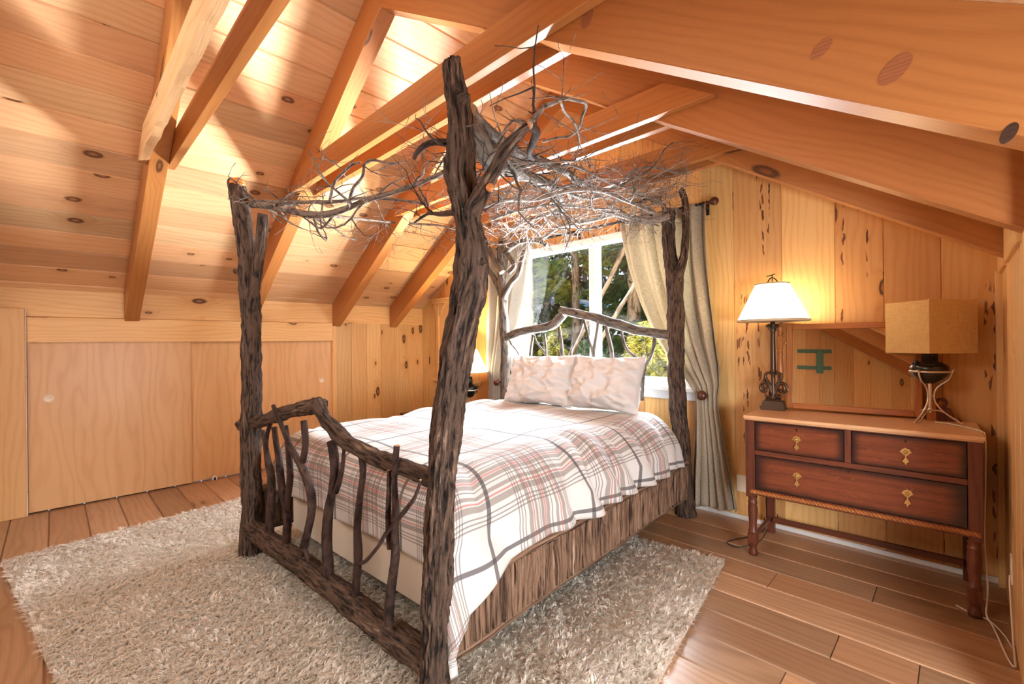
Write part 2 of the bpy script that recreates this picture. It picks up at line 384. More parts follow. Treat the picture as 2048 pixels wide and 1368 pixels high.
def rugm():
    g=G('shag_wool'); tr,tg,tb=g.tint(); c=g.mix(tr,(.95,.91,.84),(.90,.84,.75))
    g.bsdf(Base_Color=c,Roughness=.9); g.b.inputs['Specular IOR Level'].default_value=.1
    t=g.n('BsdfTranslucent'); g.set(t.inputs[0],c); mx=g.n('MixShader'); mx.inputs[0].default_value=.42
    g.nt.links.new(g.b.outputs[0],mx.inputs[1]); g.nt.links.new(t.outputs[0],mx.inputs[2]); g.nt.links.new(mx.outputs[0],g.out.inputs[0]); return g.m
RUG=rugm()

# ================================================================== SETTING
XL,XR,YB,YF=-5.16,.15,3.50,-1.75
XC,SL,ZC,ZR=-2.38,.63,3.51,3.25
XO=1.0; YJ=2.2            # the right wall steps back beside the camera
CS=1/math.sqrt(1+SL*SL); SN=SL*CS
def ceilz(x): return ZC-SL*abs(x-XC)
# floor boards run along x
mb=MB(); y=-1.75-.026; ys=[-.241+.2047*k for k in range(-9,20)]
for i in range(len(ys)-1):
    a,b=max(ys[i],YF),min(ys[i+1],YB)
    if b-a<.01: continue
    cuts=[XL-.05]+sorted(random.uniform(XL+.5,XO-.5) for _ in range(random.choice((0,1,1,2))))+[XO]
    for j in range(len(cuts)-1):
        if cuts[j+1]-cuts[j]<.05: continue
        mb.board([(cuts[j],a,0),(cuts[j+1],a,0),(cuts[j+1],b,0),(cuts[j],b,0)],(0,0,1),.03,'x',g=.006)
struct(mb.build('floor',FLOORW),'wide stained plank floor')
# ceiling slopes
for nm,sg in (('ceiling_left',-1),('ceiling_right',1)):
    mb=MB(); xe=XL-.03 if sg<0 else XO
    smax=abs(xe-XC)/CS; s0=0; s=.152
    while s0<smax-1e-4:
        s1=min(s,smax)
        cuts=[YF]+([random.choice((-.44,.48,1.4,2.31))] if random.random()<.55 else [])+[YB]
        for j in range(len(cuts)-1):
            q=[(XC+sg*s0*CS,cuts[j],ZC-s0*SN),(XC+sg*s1*CS,cuts[j],ZC-s1*SN),(XC+sg*s1*CS,cuts[j+1],ZC-s1*SN),(XC+sg*s0*CS,cuts[j+1],ZC-s0*SN)]
            mb.board(q,(-sg*SL,0,-1),.025,'y',g=.007)
        s0=s1; s+=.204
    struct(mb.build(nm,PINE_C),'sloping ceiling of knotty pine planks')
# back wall boards with the window opening
WX0,WX1,WZ0,WZ1=-3.46,-1.41,.93,2.25
xs=[XR,-.08,-.33,-.57,-.87,-1.18,WX1,-1.66,-1.9,-2.13,XC,-2.62,-2.85,-3.06,-3.27,WX0,-3.66,-3.84,-4.06,-4.27,-4.47,-4.66,-4.86,-5.03,XL-.02]
mb=MB()
def wboard(mb,x0,x1,z0,z1,y,nrm):
    """vertical board between x0<x1; z1 None = up to the roof"""
    if z1 is None: q=[(x0,y,z0),(x1,y,z0),(x1,y,ceilz(x1)+.01),(x0,y,ceilz(x0)+.01)]
    else: q=[(x0,y,z0),(x1,y,z0),(x1,y,z1),(x0,y,z1)]
    mb.board(q,nrm,.03,'z',g=.0035)
for i in range(len(xs)-1):
    x1,x0=xs[i],xs[i+1]
    if x0>=WX0-1e-6 and x1<=WX1+1e-6:
        wboard(mb,x0,x1,0,WZ0,YB,(0,-1,0)); wboard(mb,x0,x1,WZ1,None,YB,(0,-1,0))
    else: wboard(mb,x0,x1,0,None,YB,(0,-1,0))
struct(mb.build('wall_back',PECKY),'gable wall of vertical worm-holed pine boards')
mb=MB(); mb.box(XL,XR,YB-.012,YB-.001,0,.03,bev=.002); struct(mb.build('baseboard_back',WHITE))
# front gable wall behind the camera
mb=MB(); x=XL-.02
while x<XO-.01:
    x1=min(x+random.uniform(.17,.24),XO)
    if x<XC<x1: x1=XC
    wboard(mb,x,x1,0,None,YF,(0,1,0)); x=x1
struct(mb.build('wall_front',PINE_W))
# left knee wall
mb=MB()
for a,b in ((2.30,2.49),(2.49,2.685),(2.685,2.88),(2.88,3.075),(3.075,3.28),(3.28,YB)):
    mb.board([(XL,a,0),(XL,b,0),(XL,b,1.545),(XL,a,1.545)],(1,0,0),.03,'z',g=.005)
y=YF
while y<-.34:
    b=min(y+.2,-.33); mb.board([(XL,y,0),(XL,b,0),(XL,b,1.545),(XL,y,1.545)],(1,0,0),.03,'z',g=.003); y=b
mb.box(XL-.06,XL-.05,-.34,2.31,0,1.545,axis='y')
mb.board([(XL,YF,1.54),(XL,YB,1.54),(XL,YB,1.775),(XL,YF,1.775)],(1,0,0),.03,'y',g=.003)
struct(mb.build('wall_left',PINE_W),'low knee wall of pine boards under the steep slope')
mb=MB(); mb.box(XL-.01,-5.095,-.335,-.155,0,1.60,axis='z',bev=.004); struct(mb.build('trim_1',PINE_W),'wide knotty corner board left of the sliding doors')
mb=MB(); mb.box(XL-.02,-5.13,-.15,2.255,1.335,1.537,axis='y',bev=.004); struct(mb.build('trim_2',PINE_W),'knotty header board over the sliding doors')
mb=MB(); mb.box(XL-.02,-5.145,2.255,2.305,0,1.545,axis='z',bev=.003); struct(mb.build('trim_3',PINE_W))
mb=MB(); mb.box(-5.135,-5.128,-.156,-.150,0,1.6,axis='z'); struct(mb.build('trim_4',WHITE))
for nm,x,a,b,py in (('door_1',-5.150,-.148,.905,-.034),('door_2',-5.174,.87,2.253,2.139)):
    mb=MB(); mb.box(x-.018,x,a,b,.012,1.36,axis='z',bev=.002)
    d=struct(mb.build(nm,PLY,loc=(x,a,0)),'sliding plywood closet door')
    ORG[d.name]=V((x,a,0))
    h=MB(); h.lathe([(.002,.001),(.021,.001),(.023,.004),(.028,.005),(.030,.003),(.030,0)],(x,py,.892),24,axis=V((1,0,0)))
    h.build('finger_pull',CREAM,d,label='round cream recessed finger pull')
# right wall
mb=MB(); ya=[YB,3.30,3.12,2.93,2.72,2.5,2.34,YJ]
for i in range(len(ya)-1):
    mb.board([(XR,ya[i+1],0),(XR,ya[i],0),(XR,ya[i],1.93),(XR,ya[i+1],1.93)],(-1,0,0),.03,'z',g=.004)
x=XR
while x<XO-.01:
    x1=min(x+.2,XO); wboard(mb,x,x1,0,None,YJ,(0,-1,0)); x=x1
y=YF
while y<YJ-.01:
    b=min(y+.2,YJ); mb.board([(XO,y,0),(XO,b,0),(XO,b,1.4),(XO,y,1.4)],(-1,0,0),.03,'z',g=.003); y=b
struct(mb.build('wall_right',PINE_W))
mb=MB(); mb.box(.125,XR+.005,3.44,YB,0,1.64,axis='z',bev=.002); struct(mb.build('trim_5',LPINE))
for nm,a,b in (('trim_6',2.365,2.995),('trim_7',3.105,3.49)):
    mb=MB(); mb.box(.135,.19,a,b,1.63,1.86,axis='y',bev=.003); struct(mb.build(nm,LPINE),'pale blocking between the rafters on the right wall')

mb=MB(); mb.box(.1505,.235,2.186,2.2005,0,1.90,axis='z',bev=.003); struct(mb.build('trim_8',LPINE))
# rafters and collar ties: every one its own beam
RY=[('A',.43),('B',1.345),('C',2.26),('D',3.0),('E',-.49),('F',-1.40)]
where={'A':'first rafter on the {} slope, nearest the camera','B':'second rafter from the camera on the {} slope','C':'third rafter from the camera on the {} slope','D':'rafter on the {} slope closest to the window wall','E':'rafter on the {} slope behind the camera','F':'rafter on the {} slope by the front wall'}
for key,y in RY:
    for sg,side in ((-1,'steep left' if 0 else 'left'),(1,'right')):
        xe=(XL+.005) if sg<0 else ((XR+.012) if y>YJ-.3 else XO-.02)
        zb=lambda x: ZR-SL*abs(x-XC); zt=lambda x: zb(x)+.262
        poly=[(xe,y,zb(xe)),(XC,y,zb(XC)),(XC,y,zt(XC)),(xe,y,zt(xe))]
        mb=MB(); mb.prism(poly,(0,.10,0),V((sg,0,-SL)).normalized(),bev=.003)
        o=mb.build('rafter',FIR,loc=((xe+XC)/2,y+.05,zb((xe+XC)/2)))
        struct(o,'orange fir '+where[key].format(side),'rafter','fir rafters under the plank ceiling')
        if key=='B' and sg>0:
            ORG[o.name]=o.location.copy()
            for u,v,ra,rb,an,mt_ in ((1643,97,20,11,55,KNOTM),(1790,138,30,17,57,KNOTM),(1174,35,20,11,75,KNOTM),(2018,266,20,9,70,KNOTD)):
                c=aty(u,v,y-.0008); k=dep0(c)/FPX; mb=MB(); A=math.radians(an); n_=28
                ring=[(math.cos(2*PI*i/n_),math.sin(2*PI*i/n_)) for i in range(n_)]
                P=[c+V((k*(ra*x_*math.cos(A)-rb*y_*math.sin(A))*1.25,0,k*(ra*x_*math.sin(A)+rb*y_*math.cos(A)))) for x_,y_ in ring]
                mb.prism(P,(0,.004,0),'x'); mb.build('knot',mt_,o)
tl={'A':('rough-sawn collar tie with a wavy bark edge, nearest the camera','smooth collar tie behind the rough wavy-edged one'),
 'B':('large collar tie crossing in front of the tall forked post top','collar tie just behind the one at the forked post top'),
 'C':('knotty weathered collar tie of the middle pair','rear collar tie of the middle pair'),
 'D':('front collar tie of the pair nearest the window wall','rear collar tie of the pair nearest the window wall')}
for key,y in RY[:4]:
    for i,(a,b) in enumerate(((y-.046,y-.001),(y+.101,y+.146))):
        z0,z1=2.47,2.625; d=(z1-z0)/SL
        xl,xr=-3.72,-.83
        mat=FIR
        mb=MB()
        if key=='A' and i==0:
            mat=ROUGHB; n=26; poly=[(xl,a,z0)]
            for k in range(1,n): poly.append((lerp(xl,xr,k/n),a,z0+.018*noise.noise(V((k*.9,3,1)))+.008*noise.noise(V((k*2.3,1,1)))))
            poly+=[(xr,a,z0),(xr-d,a,z1),(xl+d,a,z1)]
        else: poly=[(xl,a,z0),(xr,a,z0),(xr-d,a,z1),(xl+d,a,z1)]
        mb.prism(poly,(0,b-a,0),'x',bev=0 if mat is ROUGHB else .002)
        o=mb.build('collar_tie',mat,loc=((xl+xr)/2,(a+b)/2,z0))
        struct(o,tl[key][i],'ceiling beam','paired collar ties')
# window
mb=MB(); FW=.065
for q in ((WX0,WX1,WZ1-FW,WZ1),(WX0,WX1,WZ0,WZ0+FW),(WX0,WX0+FW,WZ0,WZ1),(WX1-FW,WX1,WZ0,WZ1)):
    mb.box(q[0],q[1],3.455,3.58,q[2],q[3],bev=.006)
win=struct(mb.build('window_1',WHITE,loc=(-2.43,3.5,WZ0)),'white vinyl slider window behind the bed head'); ORG[win.name]=V((-2.43,3.5,WZ0))
mb=MB(); mb.box(-2.44,-2.372,3.475,3.56,WZ0+FW,WZ1-FW,axis='z',bev=.005); mb.box(-2.372,-2.35,3.50,3.55,WZ0+FW,WZ1-FW,axis='z',bev=.003,t=(.5,.5,.5)); mb.build('mullion',WHITE,win)
mb=MB(); mb.box(WX0-.05,WX1+.05,3.40,3.50,WZ0-.03,WZ0+.005,bev=.005); mb.box(WX0-.02,WX1+.02,3.47,3.499,WZ0-.10,WZ0-.03,bev=.003); mb.build('sill',WHITE,win)
for a,b in ((WX0+FW,-2.44),(-2.35,WX1-FW)):
    mb=MB(); mb.box(a+.004,b-.004,3.53,3.534,WZ0+FW+.003,WZ1-FW-.003); mb.build('pane',GLASS,win)

# ================================================================== BED
FL=V((-3.12,.84,0)); FR=V((-1.36,.93,0)); BR=V((-1.48,3.30,0)); BLp=FL+(BR-FR)
ea=(FR-FL).normalized(); eb=V((-ea.y,ea.x,0)); BW=(FR-FL).length; BLn=(BR-FR).length
def B(a,b,z): return FL+ea*a+eb*b+V((0,0,z))
def fp(u,v,b=0): return at(u,v,FL+eb*b,eb)         # point seen at (u,v) on the vertical plane b metres behind the footboard
def hp(u,v,b=0): return at(u,v,BR+eb*b,eb)
def dep(p): return (p-CAM).dot(fw)
def limb(mb,pts,f,b=0,step=.012,seg=34,rough=.0075,m=0,capm=1,lump=.012,fr=115,fl=10,db=None,t=None):
    """pts: (u,v,width in pixels[,b]) along a limb, on the plane f at offset b"""
    P=[];R=[]
    for q in pts:
        p=f(q[0],q[1],q[3] if len(q)>3 else b); P.append(p); R.append(q[2]*.5*dep(p)/FPX)
    P,R=spline(P,R,step); mb.tube(P,R,seg,m,t,rough,fr,fl,lump,capm); return P,R
bed=thing('canopy_bed','rustic four-poster bed of bark-covered logs with a twig canopy','bed',FL)
# posts
mb=MB()
limb(mb,[(502,1118,40),(502,1060,38),(503,960,37),(502,860,37),(503,760,36),(503,680,36),(501,620,37),(497,560,35),(492,500,34),(486,450,32),(479,405,32),(475,375,33),(475,361,30)],fp,0)
limb(mb,[(503,640,18),(509,580,20),(516,520,21),(522,480,20),(525,445,20),(527,427,17)],fp,0,lump=.006,rough=.004,seg=18)
limb(mb,[(475,371,33),(475,366,32),(476,361,27),(476,359,16)],fp,-.004,step=.004,seg=26,rough=.002,lump=.003,m=1)
limb(mb,[(478,545,10),(472,543,8),(469,541,6)],fp,0,seg=10,rough=.002,step=.008)
mb.build('post',[BARK,CUT],bed,label='forked bark post at the left foot corner')
mb=MB()
zb=fp(866,1368,0)
limb(mb,[(868,1460,60),(870,1340,60),(872,1240,59),(876,1120,58),(881,1000,57),(889,900,57),(900,800,58),(914,705,60),(928,635,62),(937,592,72),(941,560,66),(942,532,66),(943,505,60),(939,465,50),(934,430,50),(928,390,56),(920,350,60),(920,310,58),(920,270,50),(918,230,45),(913,190,40),(909,160,37),(907,135,36),(906,118,26)],fp,0,seg=72,rough=.0085,step=.008,fr=120)
limb(mb,[(932,470,30),(944,425,36),(959,392,34),(974,365,30,-.02),(990,338,26,-.03),(1008,305,24,-.04),(1028,278,22,-.05),(1044,262,18,-.05),(1058,250,13,-.05)],fp,0,seg=24,rough=.0045,lump=.006)
for k in ((940,560,20,963,545,24),(938,590,22,909,592,18),(925,560,16,968,520,16),(905,330,18,889,325,12),(925,200,18,934,187,12)):
    limb(mb,[(k[0],k[1],k[2]*2),((k[0]+k[3])/2,(k[1]+k[4])/2,k[2]*1.6),(k[3],k[4],k[5])],fp,0,seg=14,rough=.004,step=.01,capm=0)
post=mb.build('post',[BARK,CUT],bed,label='tall knotted forked bark post at the right foot corner')
mb=MB(); c=fp(980,374,-.035); mb.lathe([(.001,.0),(.012,.0),(.013,-.004)],c,14,axis=-fw); mb.build('cut_branch_scar',CUT,post)
mb=MB()
limb(mb,[(1372,1032,40),(1368,990,37),(1363,900,35),(1356,820,33),(1352,740,32),(1351,660,33),(1351,600,33),(1349,560,32),(1342,530,26),(1338,490,25),(1336,450,25),(1338,418,22)],hp,0,seg=24)
limb(mb,[(1350,580,22),(1360,540,20),(1368,510,16),(1371,470,14),(1371,430,14),(1370,405,13),(1367,390,11)],hp,0,seg=16,lump=.005,rough=.004)
limb(mb,[(1368,396,12),(1364,384,12),(1361,380,10)],hp,-.01,seg=12,rough=.002)
mb.build('post',[BARK,CUT],bed,label='brown forked bark post at the right head corner')
mb=MB()
pb=B(0,BLn,0)
P,R=spline([pb]+[hp(u,v) for u,v in ((1012,830),(1011,760),(1010,700),(1008,640),(1006,590),(1003,545),(1001,510),(1003,478))],[.055,.05,.048,.045,.045,.046,.042,.034,.03],.016); mb.tube(P,R,22,0,None,.005,55,8,.012,1)
limb(mb,[(1006,595,18),(1020,568,12),(1036,548,11),(1044,520,10),(1049,500,8)],hp,-.03,seg=12,rough=.002,lump=.004)
limb(mb,[(1003,590,16),(990,560,12),(977,540,10),(970,520,9)],hp,.02,seg=12,rough=.002,lump=.004)
limb(mb,[(1004,545,12),(988,520,11),(976,495,11),(968,478,10),(961,468,8)],hp,-.05,seg=12,rough=.002,lump=.004)
limb(mb,[(1018,545,9),(1028,530,9),(1015,505,10),(1022,490,10)],hp,-.04,seg=12,rough=.002,lump=.004)
limb(mb,[(1008,505,14),(1030,488,12),(1055,480,11),(1078,482,10),(1094,492,7)],hp,-.05,seg=12,rough=.002,lump=.004)
mb.build('post',[BARKG,CUTL],bed,label='grey branching post at the left head corner')  # grey bark here: sunlit haze on this post put into the colour
# footboard
mb=MB()
limb(mb,[(484,850,24),(520,842,24),(560,830,25),(600,818,28),(626,812,30),(640,808,32)],fp,.0,rough=.006,seg=22,capm=0)
limb(mb,[(636,806,30),(646,828,29),(662,852,28),(690,880,28),(725,900,30),(765,919,33),(810,936,34),(850,951,36),(872,958,36)],fp,.0,rough=.006,seg=24,capm=0)
mb.build('footboard_rail',[BARK,CUT],bed)
mb=MB(); limb(mb,[(500,1054,36),(530,1075,38),(580,1112,40),(640,1157,44),(710,1211,48),(780,1264,52),(846,1312,56),(862,1325,56)],fp,0,rough=.006,seg=26); mb.build('bottom_rail',[BARK,CUT],bed)
def k6(x,y): return (480+x*.43,780+y*.43)
SP=[[[(105,188,20),(118,260,22),(130,330,26),(147,420,30),(143,540,36),(138,668,36)],[(158,120,14),(140,160,17),(126,210,17),(124,270,18),(130,330,20)]],
 [[(160,172,24),(170,260,26),(182,340,28),(195,440,28),(208,520,32),(220,600,34),(217,722,36)],[(215,165,16),(222,230,20),(229,310,26),(232,400,28),(226,480,26),(216,560,24)]],
 [[(155,72,16),(180,130,20),(210,205,22),(240,275,24),(275,335,30),(305,400,34),(328,480,36),(333,560,34),(318,650,32),(298,730,34),(285,765,30)],[(295,142,26),(302,200,28),(304,260,28),(292,335,30)],[(300,735,22),(312,770,20),(316,802,14)]],
 [[(425,238,40),(438,300,38),(442,380,36),(430,460,34),(412,560,40),(405,700,46),(408,800,46),(410,888,44)],[(485,272,14),(480,340,18),(470,400,22),(445,475,26)]],
 [[(563,305,26),(572,350,32),(568,430,28),(556,520,28),(548,640,30),(550,760,38),(542,870,34),(538,982,30)]],
 [[(694,372,20),(694,470,22),(690,570,26),(692,660,28),(700,740,26)],[(731,258,24),(724,340,26),(718,430,26),(722,540,28),(720,660,34),(722,770,38),(708,880,38),(695,1000,42),(692,1092,38)]],
 [[(840,418,14),(818,490,18),(770,560,18),(720,620,16),(680,665,18),(640,730,16),(590,790,16),(562,805,16)]]]
for i,br in enumerate(SP):
    mb=MB()
    for q in br: limb(mb,[(*k6(x,y),w*.46) for x,y,w in q],fp,(.0,.005,-.035,.0,.0,-.035,-.06)[i]*1.0,rough=.0012,lump=.004,seg=12,step=.02,fr=90,fl=14)
    mb.build('footboard_branch',[BARKS,CUTL],bed)
# headboard
mb=MB()
limb(mb,[(1010,677,16),(1030,668,17),(1060,660,17),(1090,655,17),(1108,648,18),(1118,638,18),(1128,628,16)],hp,0,seg=16,rough=.002,lump=.005)
limb(mb,[(1121,620,15),(1145,625,17),(1180,633,18),(1210,641,19),(1240,650,22),(1270,660,20),(1300,665,18),(1340,671,20)],hp,-.02,seg=18,rough=.003,lump=.007)
mb.build('headboard_rail',[BARKG,CUTL],bed)
mb=MB(); mb.tube(*spline([B(.02,BLn,.56),B(.6,BLn+.01,.57),B(1.2,BLn,.555),B(1.75,BLn,.56)],[.042,.045,.045,.042],.03),18,0,None,.004,55,8,.006,1); mb.build('headboard_lower_rail',[BARKG,CUTL],bed)
def k5(x,y): return (980+x*.205,600+y*.205)
HS=[[(422,340),(405,450),(388,570),(380,640)],[(432,345),(455,410),(498,470),(535,520),(548,640)],[(530,330),(545,450),(552,640)],[(672,260),(690,380),(700,480),(712,640)],[(912,185),(885,290),(845,380),(800,470),(790,520),(795,640)],[(915,190),(945,300),(965,390),(990,460),(1010,560)],[(1068,150),(1050,280),(1035,370),(1015,500),(1018,640)],[(1132,250),(1150,340),(1172,430),(1188,520),(1190,640)],[(1285,310),(1300,400),(1340,490),(1420,560),(1490,640)],[(1608,360),(1590,480),(1555,580),(1510,650),(1490,760),(1480,880),(1478,980)],[(185,385),(215,440),(250,480),(290,550),(320,640)]]
HW=[20,14,20,28,22,22,28,30,24,28,12]
for q,w in zip(HS,HW):
    mb=MB(); n=len(q)
    limb(mb,[(*k5(x,y),w*.205*1.25*(1.25 if (w==28 and q[0][0]>1500 and i>3) else 1)) for i,(x,y) in enumerate(q)],hp,-.01,rough=.001,lump=.003,seg=10,step=.03)
    mb.build('headboard_branch',[BARKG,CUTL],bed)
# side rails: bark slab panels between two thin logs
for sgn,a0 in ((1,BW+.025),(-1,-.025)):
    mb=MB(); nb=620; nz=7; b0,b1=.06,BLn-.05
    for face in (1,-1):
        Pg=[];U=[]
        for i in range(nb+1):
            b=lerp(b0,b1,i/nb); row=[];ur=[]
            for j in range(nz+1):
                z=lerp(.165,.385,j/nz)
                q=V((b*34,z*2.2,3*face))
                d=.034*(1-min(1,2.6*abs(noise.noise(V((b*62,z*2.6,3*face))))))*.6+.006*noise.noise(q*4.2)
                row.append(B(a0+face*sgn*(.012+d),b,z)); ur.append((z*1.0+b*.02,b))
            Pg.append(row);U.append(ur)
        mb.grid(Pg,U,flip=(face*sgn<0))
    mb.build('bark_panel',SLAB,bed)
    for z,r in ((.392,.027),(.15,.020)):
        mb=MB(); pts=[B(a0+.006*noise.noise(V((k,z*40,sgn))),lerp(.07,BLn-.02,k/14),z+.010*noise.noise(V((k*.6,9,z*9)))) for k in range(15)]
        p,r_=spline(pts,[r]*15,.02); mb.tube(p,r_,16,0,None,.004,80,10,.006,1); mb.build('side_rail',[SLAB,CUTL],bed)
# canopy branches
def twig(mb,p,d,L,r,depth,zlo=1.93,zhi=2.5,curl=.5):
    n=max(3,int(L/.045)); pts=[p]; d=d.normalized(); kids=[]
    for i in range(n):
        d=(d+V((random.gauss(0,curl),random.gauss(0,curl),random.gauss(0,curl*.55)))*.42).normalized()
        if p.z>zhi: d.z-=.35
        if p.z<zlo: d.z+=.35
        p=p+d.normalized()*(L/n); pts.append(p)
        if depth>0 and random.random()<(.55 if depth>1 else .5): kids.append((p,d.copy(),i/n))
    rr=[max(.0011,r*(1-.72*i/n)) for i in range(n+1)]
    mb.tube(pts,rr,6 if r>.004 else 4,0,None,0,cap=False)
    for q,dd,f in kids:
        a=V((random.gauss(0,1),random.gauss(0,1),random.gauss(0,.6))).normalized()
        twig(mb,q,(dd*.65+a*.95),L*random.uniform(.35,.62),r*(1-.6*f)*random.uniform(.5,.72),depth-1,zlo,zhi,curl)
def canopy(pts,r0,r1,kids,depth=2,mat=TWIG,L=.42,rough=.0015,spread=1.0,zlo=1.95,zhi=2.42,seg=12,kr=.45,name='canopy_branch',label=None):
    mb=MB(); P=[fp(u,v,b) for u,v,b in pts]; n=len(P)
    pp,rr=spline(P,[lerp(r0,r1,i/(n-1)) for i in range(n)],.03); mb.tube(pp,rr,seg,0,None,rough,70,9,r0*.18,1)
    for k in range(kids):
        i=random.randint(int(len(pp)*.08),len(pp)-1); tg=(pp[min(i+1,len(pp)-1)]-pp[max(i-1,0)]).normalized()
        a=V((random.gauss(0,1),random.gauss(0,1),random.gauss(0,.35))).normalized()
        twig(mb,pp[i],tg*.5*random.choice((1,1,-.4))+a*spread,L*random.uniform(.5,1.15),max(.0028,min(.009,rr[i]*kr)),depth,zlo,zhi)
    return mb.build(name,[mat,CUTL],bed,label=label)
canopy([(497,408,.06),(535,412,.08),(580,422,.1),(640,430,.16),(690,418,.22),(740,398,.28),(790,384,.3),(850,362,.24),(905,335,.1)],.023,.010,15,2,L=.40,kr=.5)
canopy([(512,402,.12),(560,404,.13),(640,404,.2),(690,402,.3),(730,396,.4),(800,400,.5),(860,410,.5)],.012,.007,11,2,L=.36)
canopy([(660,404,.2),(664,380,.2),(672,360,.2),(690,342,.2),(706,328,.22),(722,325,.22)],.010,.006,5,1,L=.25,seg=8)
canopy([(698,410,.28),(702,390,.28),(710,372,.26),(726,352,.26),(728,332,.26),(742,320,.26),(775,326,.3),(800,327,.3)],.011,.005,5,1,L=.25,seg=8)
canopy([(828,318,-.02),(834,306,-.02),(848,292,-.02),(870,284,0),(905,288,.0)],.008,.013,1,1,L=.2,mat=BARKS)
canopy([(830,445,.5),(855,428,.45),(880,428,.3),(925,424,.0)],.006,.014,5,1,L=.3,mat=BARKS)
canopy([(930,222,.03),(955,252,.16),(1006,289,.5),(1051,314,.85),(1090,326,1.1),(1130,342,1.35),(1155,362,1.7),(1185,372,2.0)],.036,.020,7,2,mat=BARKG,rough=.004,seg=18,L=.5,label='thick limb of the canopy running toward the window')
canopy([(930,250,.03),(962,290,.12),(985,328,.25),(1010,336,.5),(1051,352,.85),(1095,368,1.1),(1117,388,1.3),(1124,422,1.6)],.038,.026,9,2,mat=BARKG,rough=.004,seg=18,L=.5)
TWIGG=bark('window_lit_twig',(.10,.085,.075),(.30,.26,.23),(.58,.53,.47),us=20,vs=60,bs=.3)  # paler twig bark: window light on the rear twigs put into the colour
canopy([(1338,432,2.3),(1300,442,2.27),(1265,436,2.2),(1230,428,2.15),(1190,438,2.1),(1150,446,2.1),(1120,452,2.2),(1080,478,2.3),(1040,480,2.36),(1008,500,2.37)],.026,.014,34,2,mat=TWIGG,L=.42)
canopy([(1330,420,2.2),(1318,400,2.1),(1295,398,2.0),(1272,408,1.95),(1266,392,1.9),(1268,370,1.85),(1250,350,1.7)],.016,.007,8,2,L=.4)
canopy([(1310,425,2.0),(1260,405,1.75),(1210,385,1.5),(1170,380,1.2),(1120,385,1.0),(1070,400,.8),(1020,400,.6),(960,415,.3)],.012,.008,26,2,L=.42,mat=TWIGG)
canopy([(1124,418,1.6),(1090,430,1.7),(1060,440,1.8),(1030,455,2.0),(1000,480,2.3)],.016,.009,26,2,L=.40,mat=TWIGG)
canopy([(1058,250,-.05),(1072,262,.0),(1066,285,.1),(1058,306,.2),(1066,318,.3)],.014,.008,2,1,L=.25,mat=BARKS)
canopy([(1060,248,-.05),(1072,232,-.02),(1090,212,.1),(1112,204,.2),(1126,197,.3),(1146,200,.4),(1172,207,.5),(1165,232,.55),(1158,255,.6),(1140,272,.7),(1110,276,.7),(1085,284,.6)],.008,.005,6,1,L=.28,zlo=2.1,zhi=2.75,seg=8)
canopy([(1122,205,.3),(1130,225,.4),(1145,240,.5),(1155,260,.6),(1160,290,.8)],.005,.003,5,1,L=.25,seg=6,zhi=2.7)
canopy([(1052,248,-.05),(1040,240,.0),(1025,242,.0),(1010,258,.0),(1004,270,.0)],.005,.003,4,1,L=.18,seg=6,zhi=2.6)
canopy([(1118,376,1.2),(1150,392,1.4),(1190,396,1.6),(1230,372,1.7),(1270,340,1.75),(1310,335,1.9),(1350,345,2.0),(1385,345,2.1)],.012,.005,20,2,L=.42,mat=TWIGG)
canopy([(1240,372,1.6),(1280,352,1.6),(1310,330,1.7),(1328,300,1.8),(1345,285,1.9)],.007,.003,9,2,L=.3)
canopy([(500,405,.1),(600,424,.5),(700,436,1.0),(800,446,1.5),(900,455,1.9),(1000,492,2.33)],.012,.009,22,2,L=.40)
canopy([(1095,340,1.0),(1140,330,1.1),(1190,350,1.3),(1220,365,1.5),(1260,378,1.9)],.009,.005,14,2,L=.4)
canopy([(980,440,.7),(1040,420,1.0),(1100,410,1.3),(1170,415,1.6),(1240,420,1.9)],.010,.006,30,2,L=.42,mat=TWIGG)
#@@BEDDING
# ------------------------------------------------------------------ bedding
mb=MB(); bm=bmesh.new(); bmesh.ops.create_cube(bm,size=1)
x0,x1,y0,y1,z0,z1=.12,BW-.09,.20,BLn-.12,.13,.60
bm.transform(Matrix(((ea.x,eb.x,0,0),(ea.y,eb.y,0,0),(0,0,1,0),(0,0,0,1))).__matmul__(Matrix.Translation(((x0+x1)/2,(y0+y1)/2,(z0+z1)/2))@Matrix.Diagonal((x1-x0,y1-y0,z1-z0,1))))
bm.transform(Matrix.Translation(FL)); bmesh.ops.bevel(bm,geom=list(bm.edges),offset=.03,segments=3,affect='EDGES')
mb.bm(bm,'x',sm=True)
o=mb.build('box_spring',QUILT,loc=B(.85,1.2,.13)); tag(o,'cream quilted box spring under the plaid duvet','mattress')
ht=MB()
def hem(t):  # drop of the right hem along the side
    return .25+.012*math.sin(t*9)
W2=(BW-.05)/2; ac=BW/2
Np,Nq=150,170
Lq=2.02
def prof(d,r,out):
    """distance past the edge -> (sideways, drop)"""
    if d<=0: return 0,0
    q=r*PI/2
    if d<q: t=d/r; return r*math.sin(t),r*(1-math.cos(t))
    return r+out*(d-q),r+(d-q)
Pg=[];U=[]
DP=.31; DF=.40
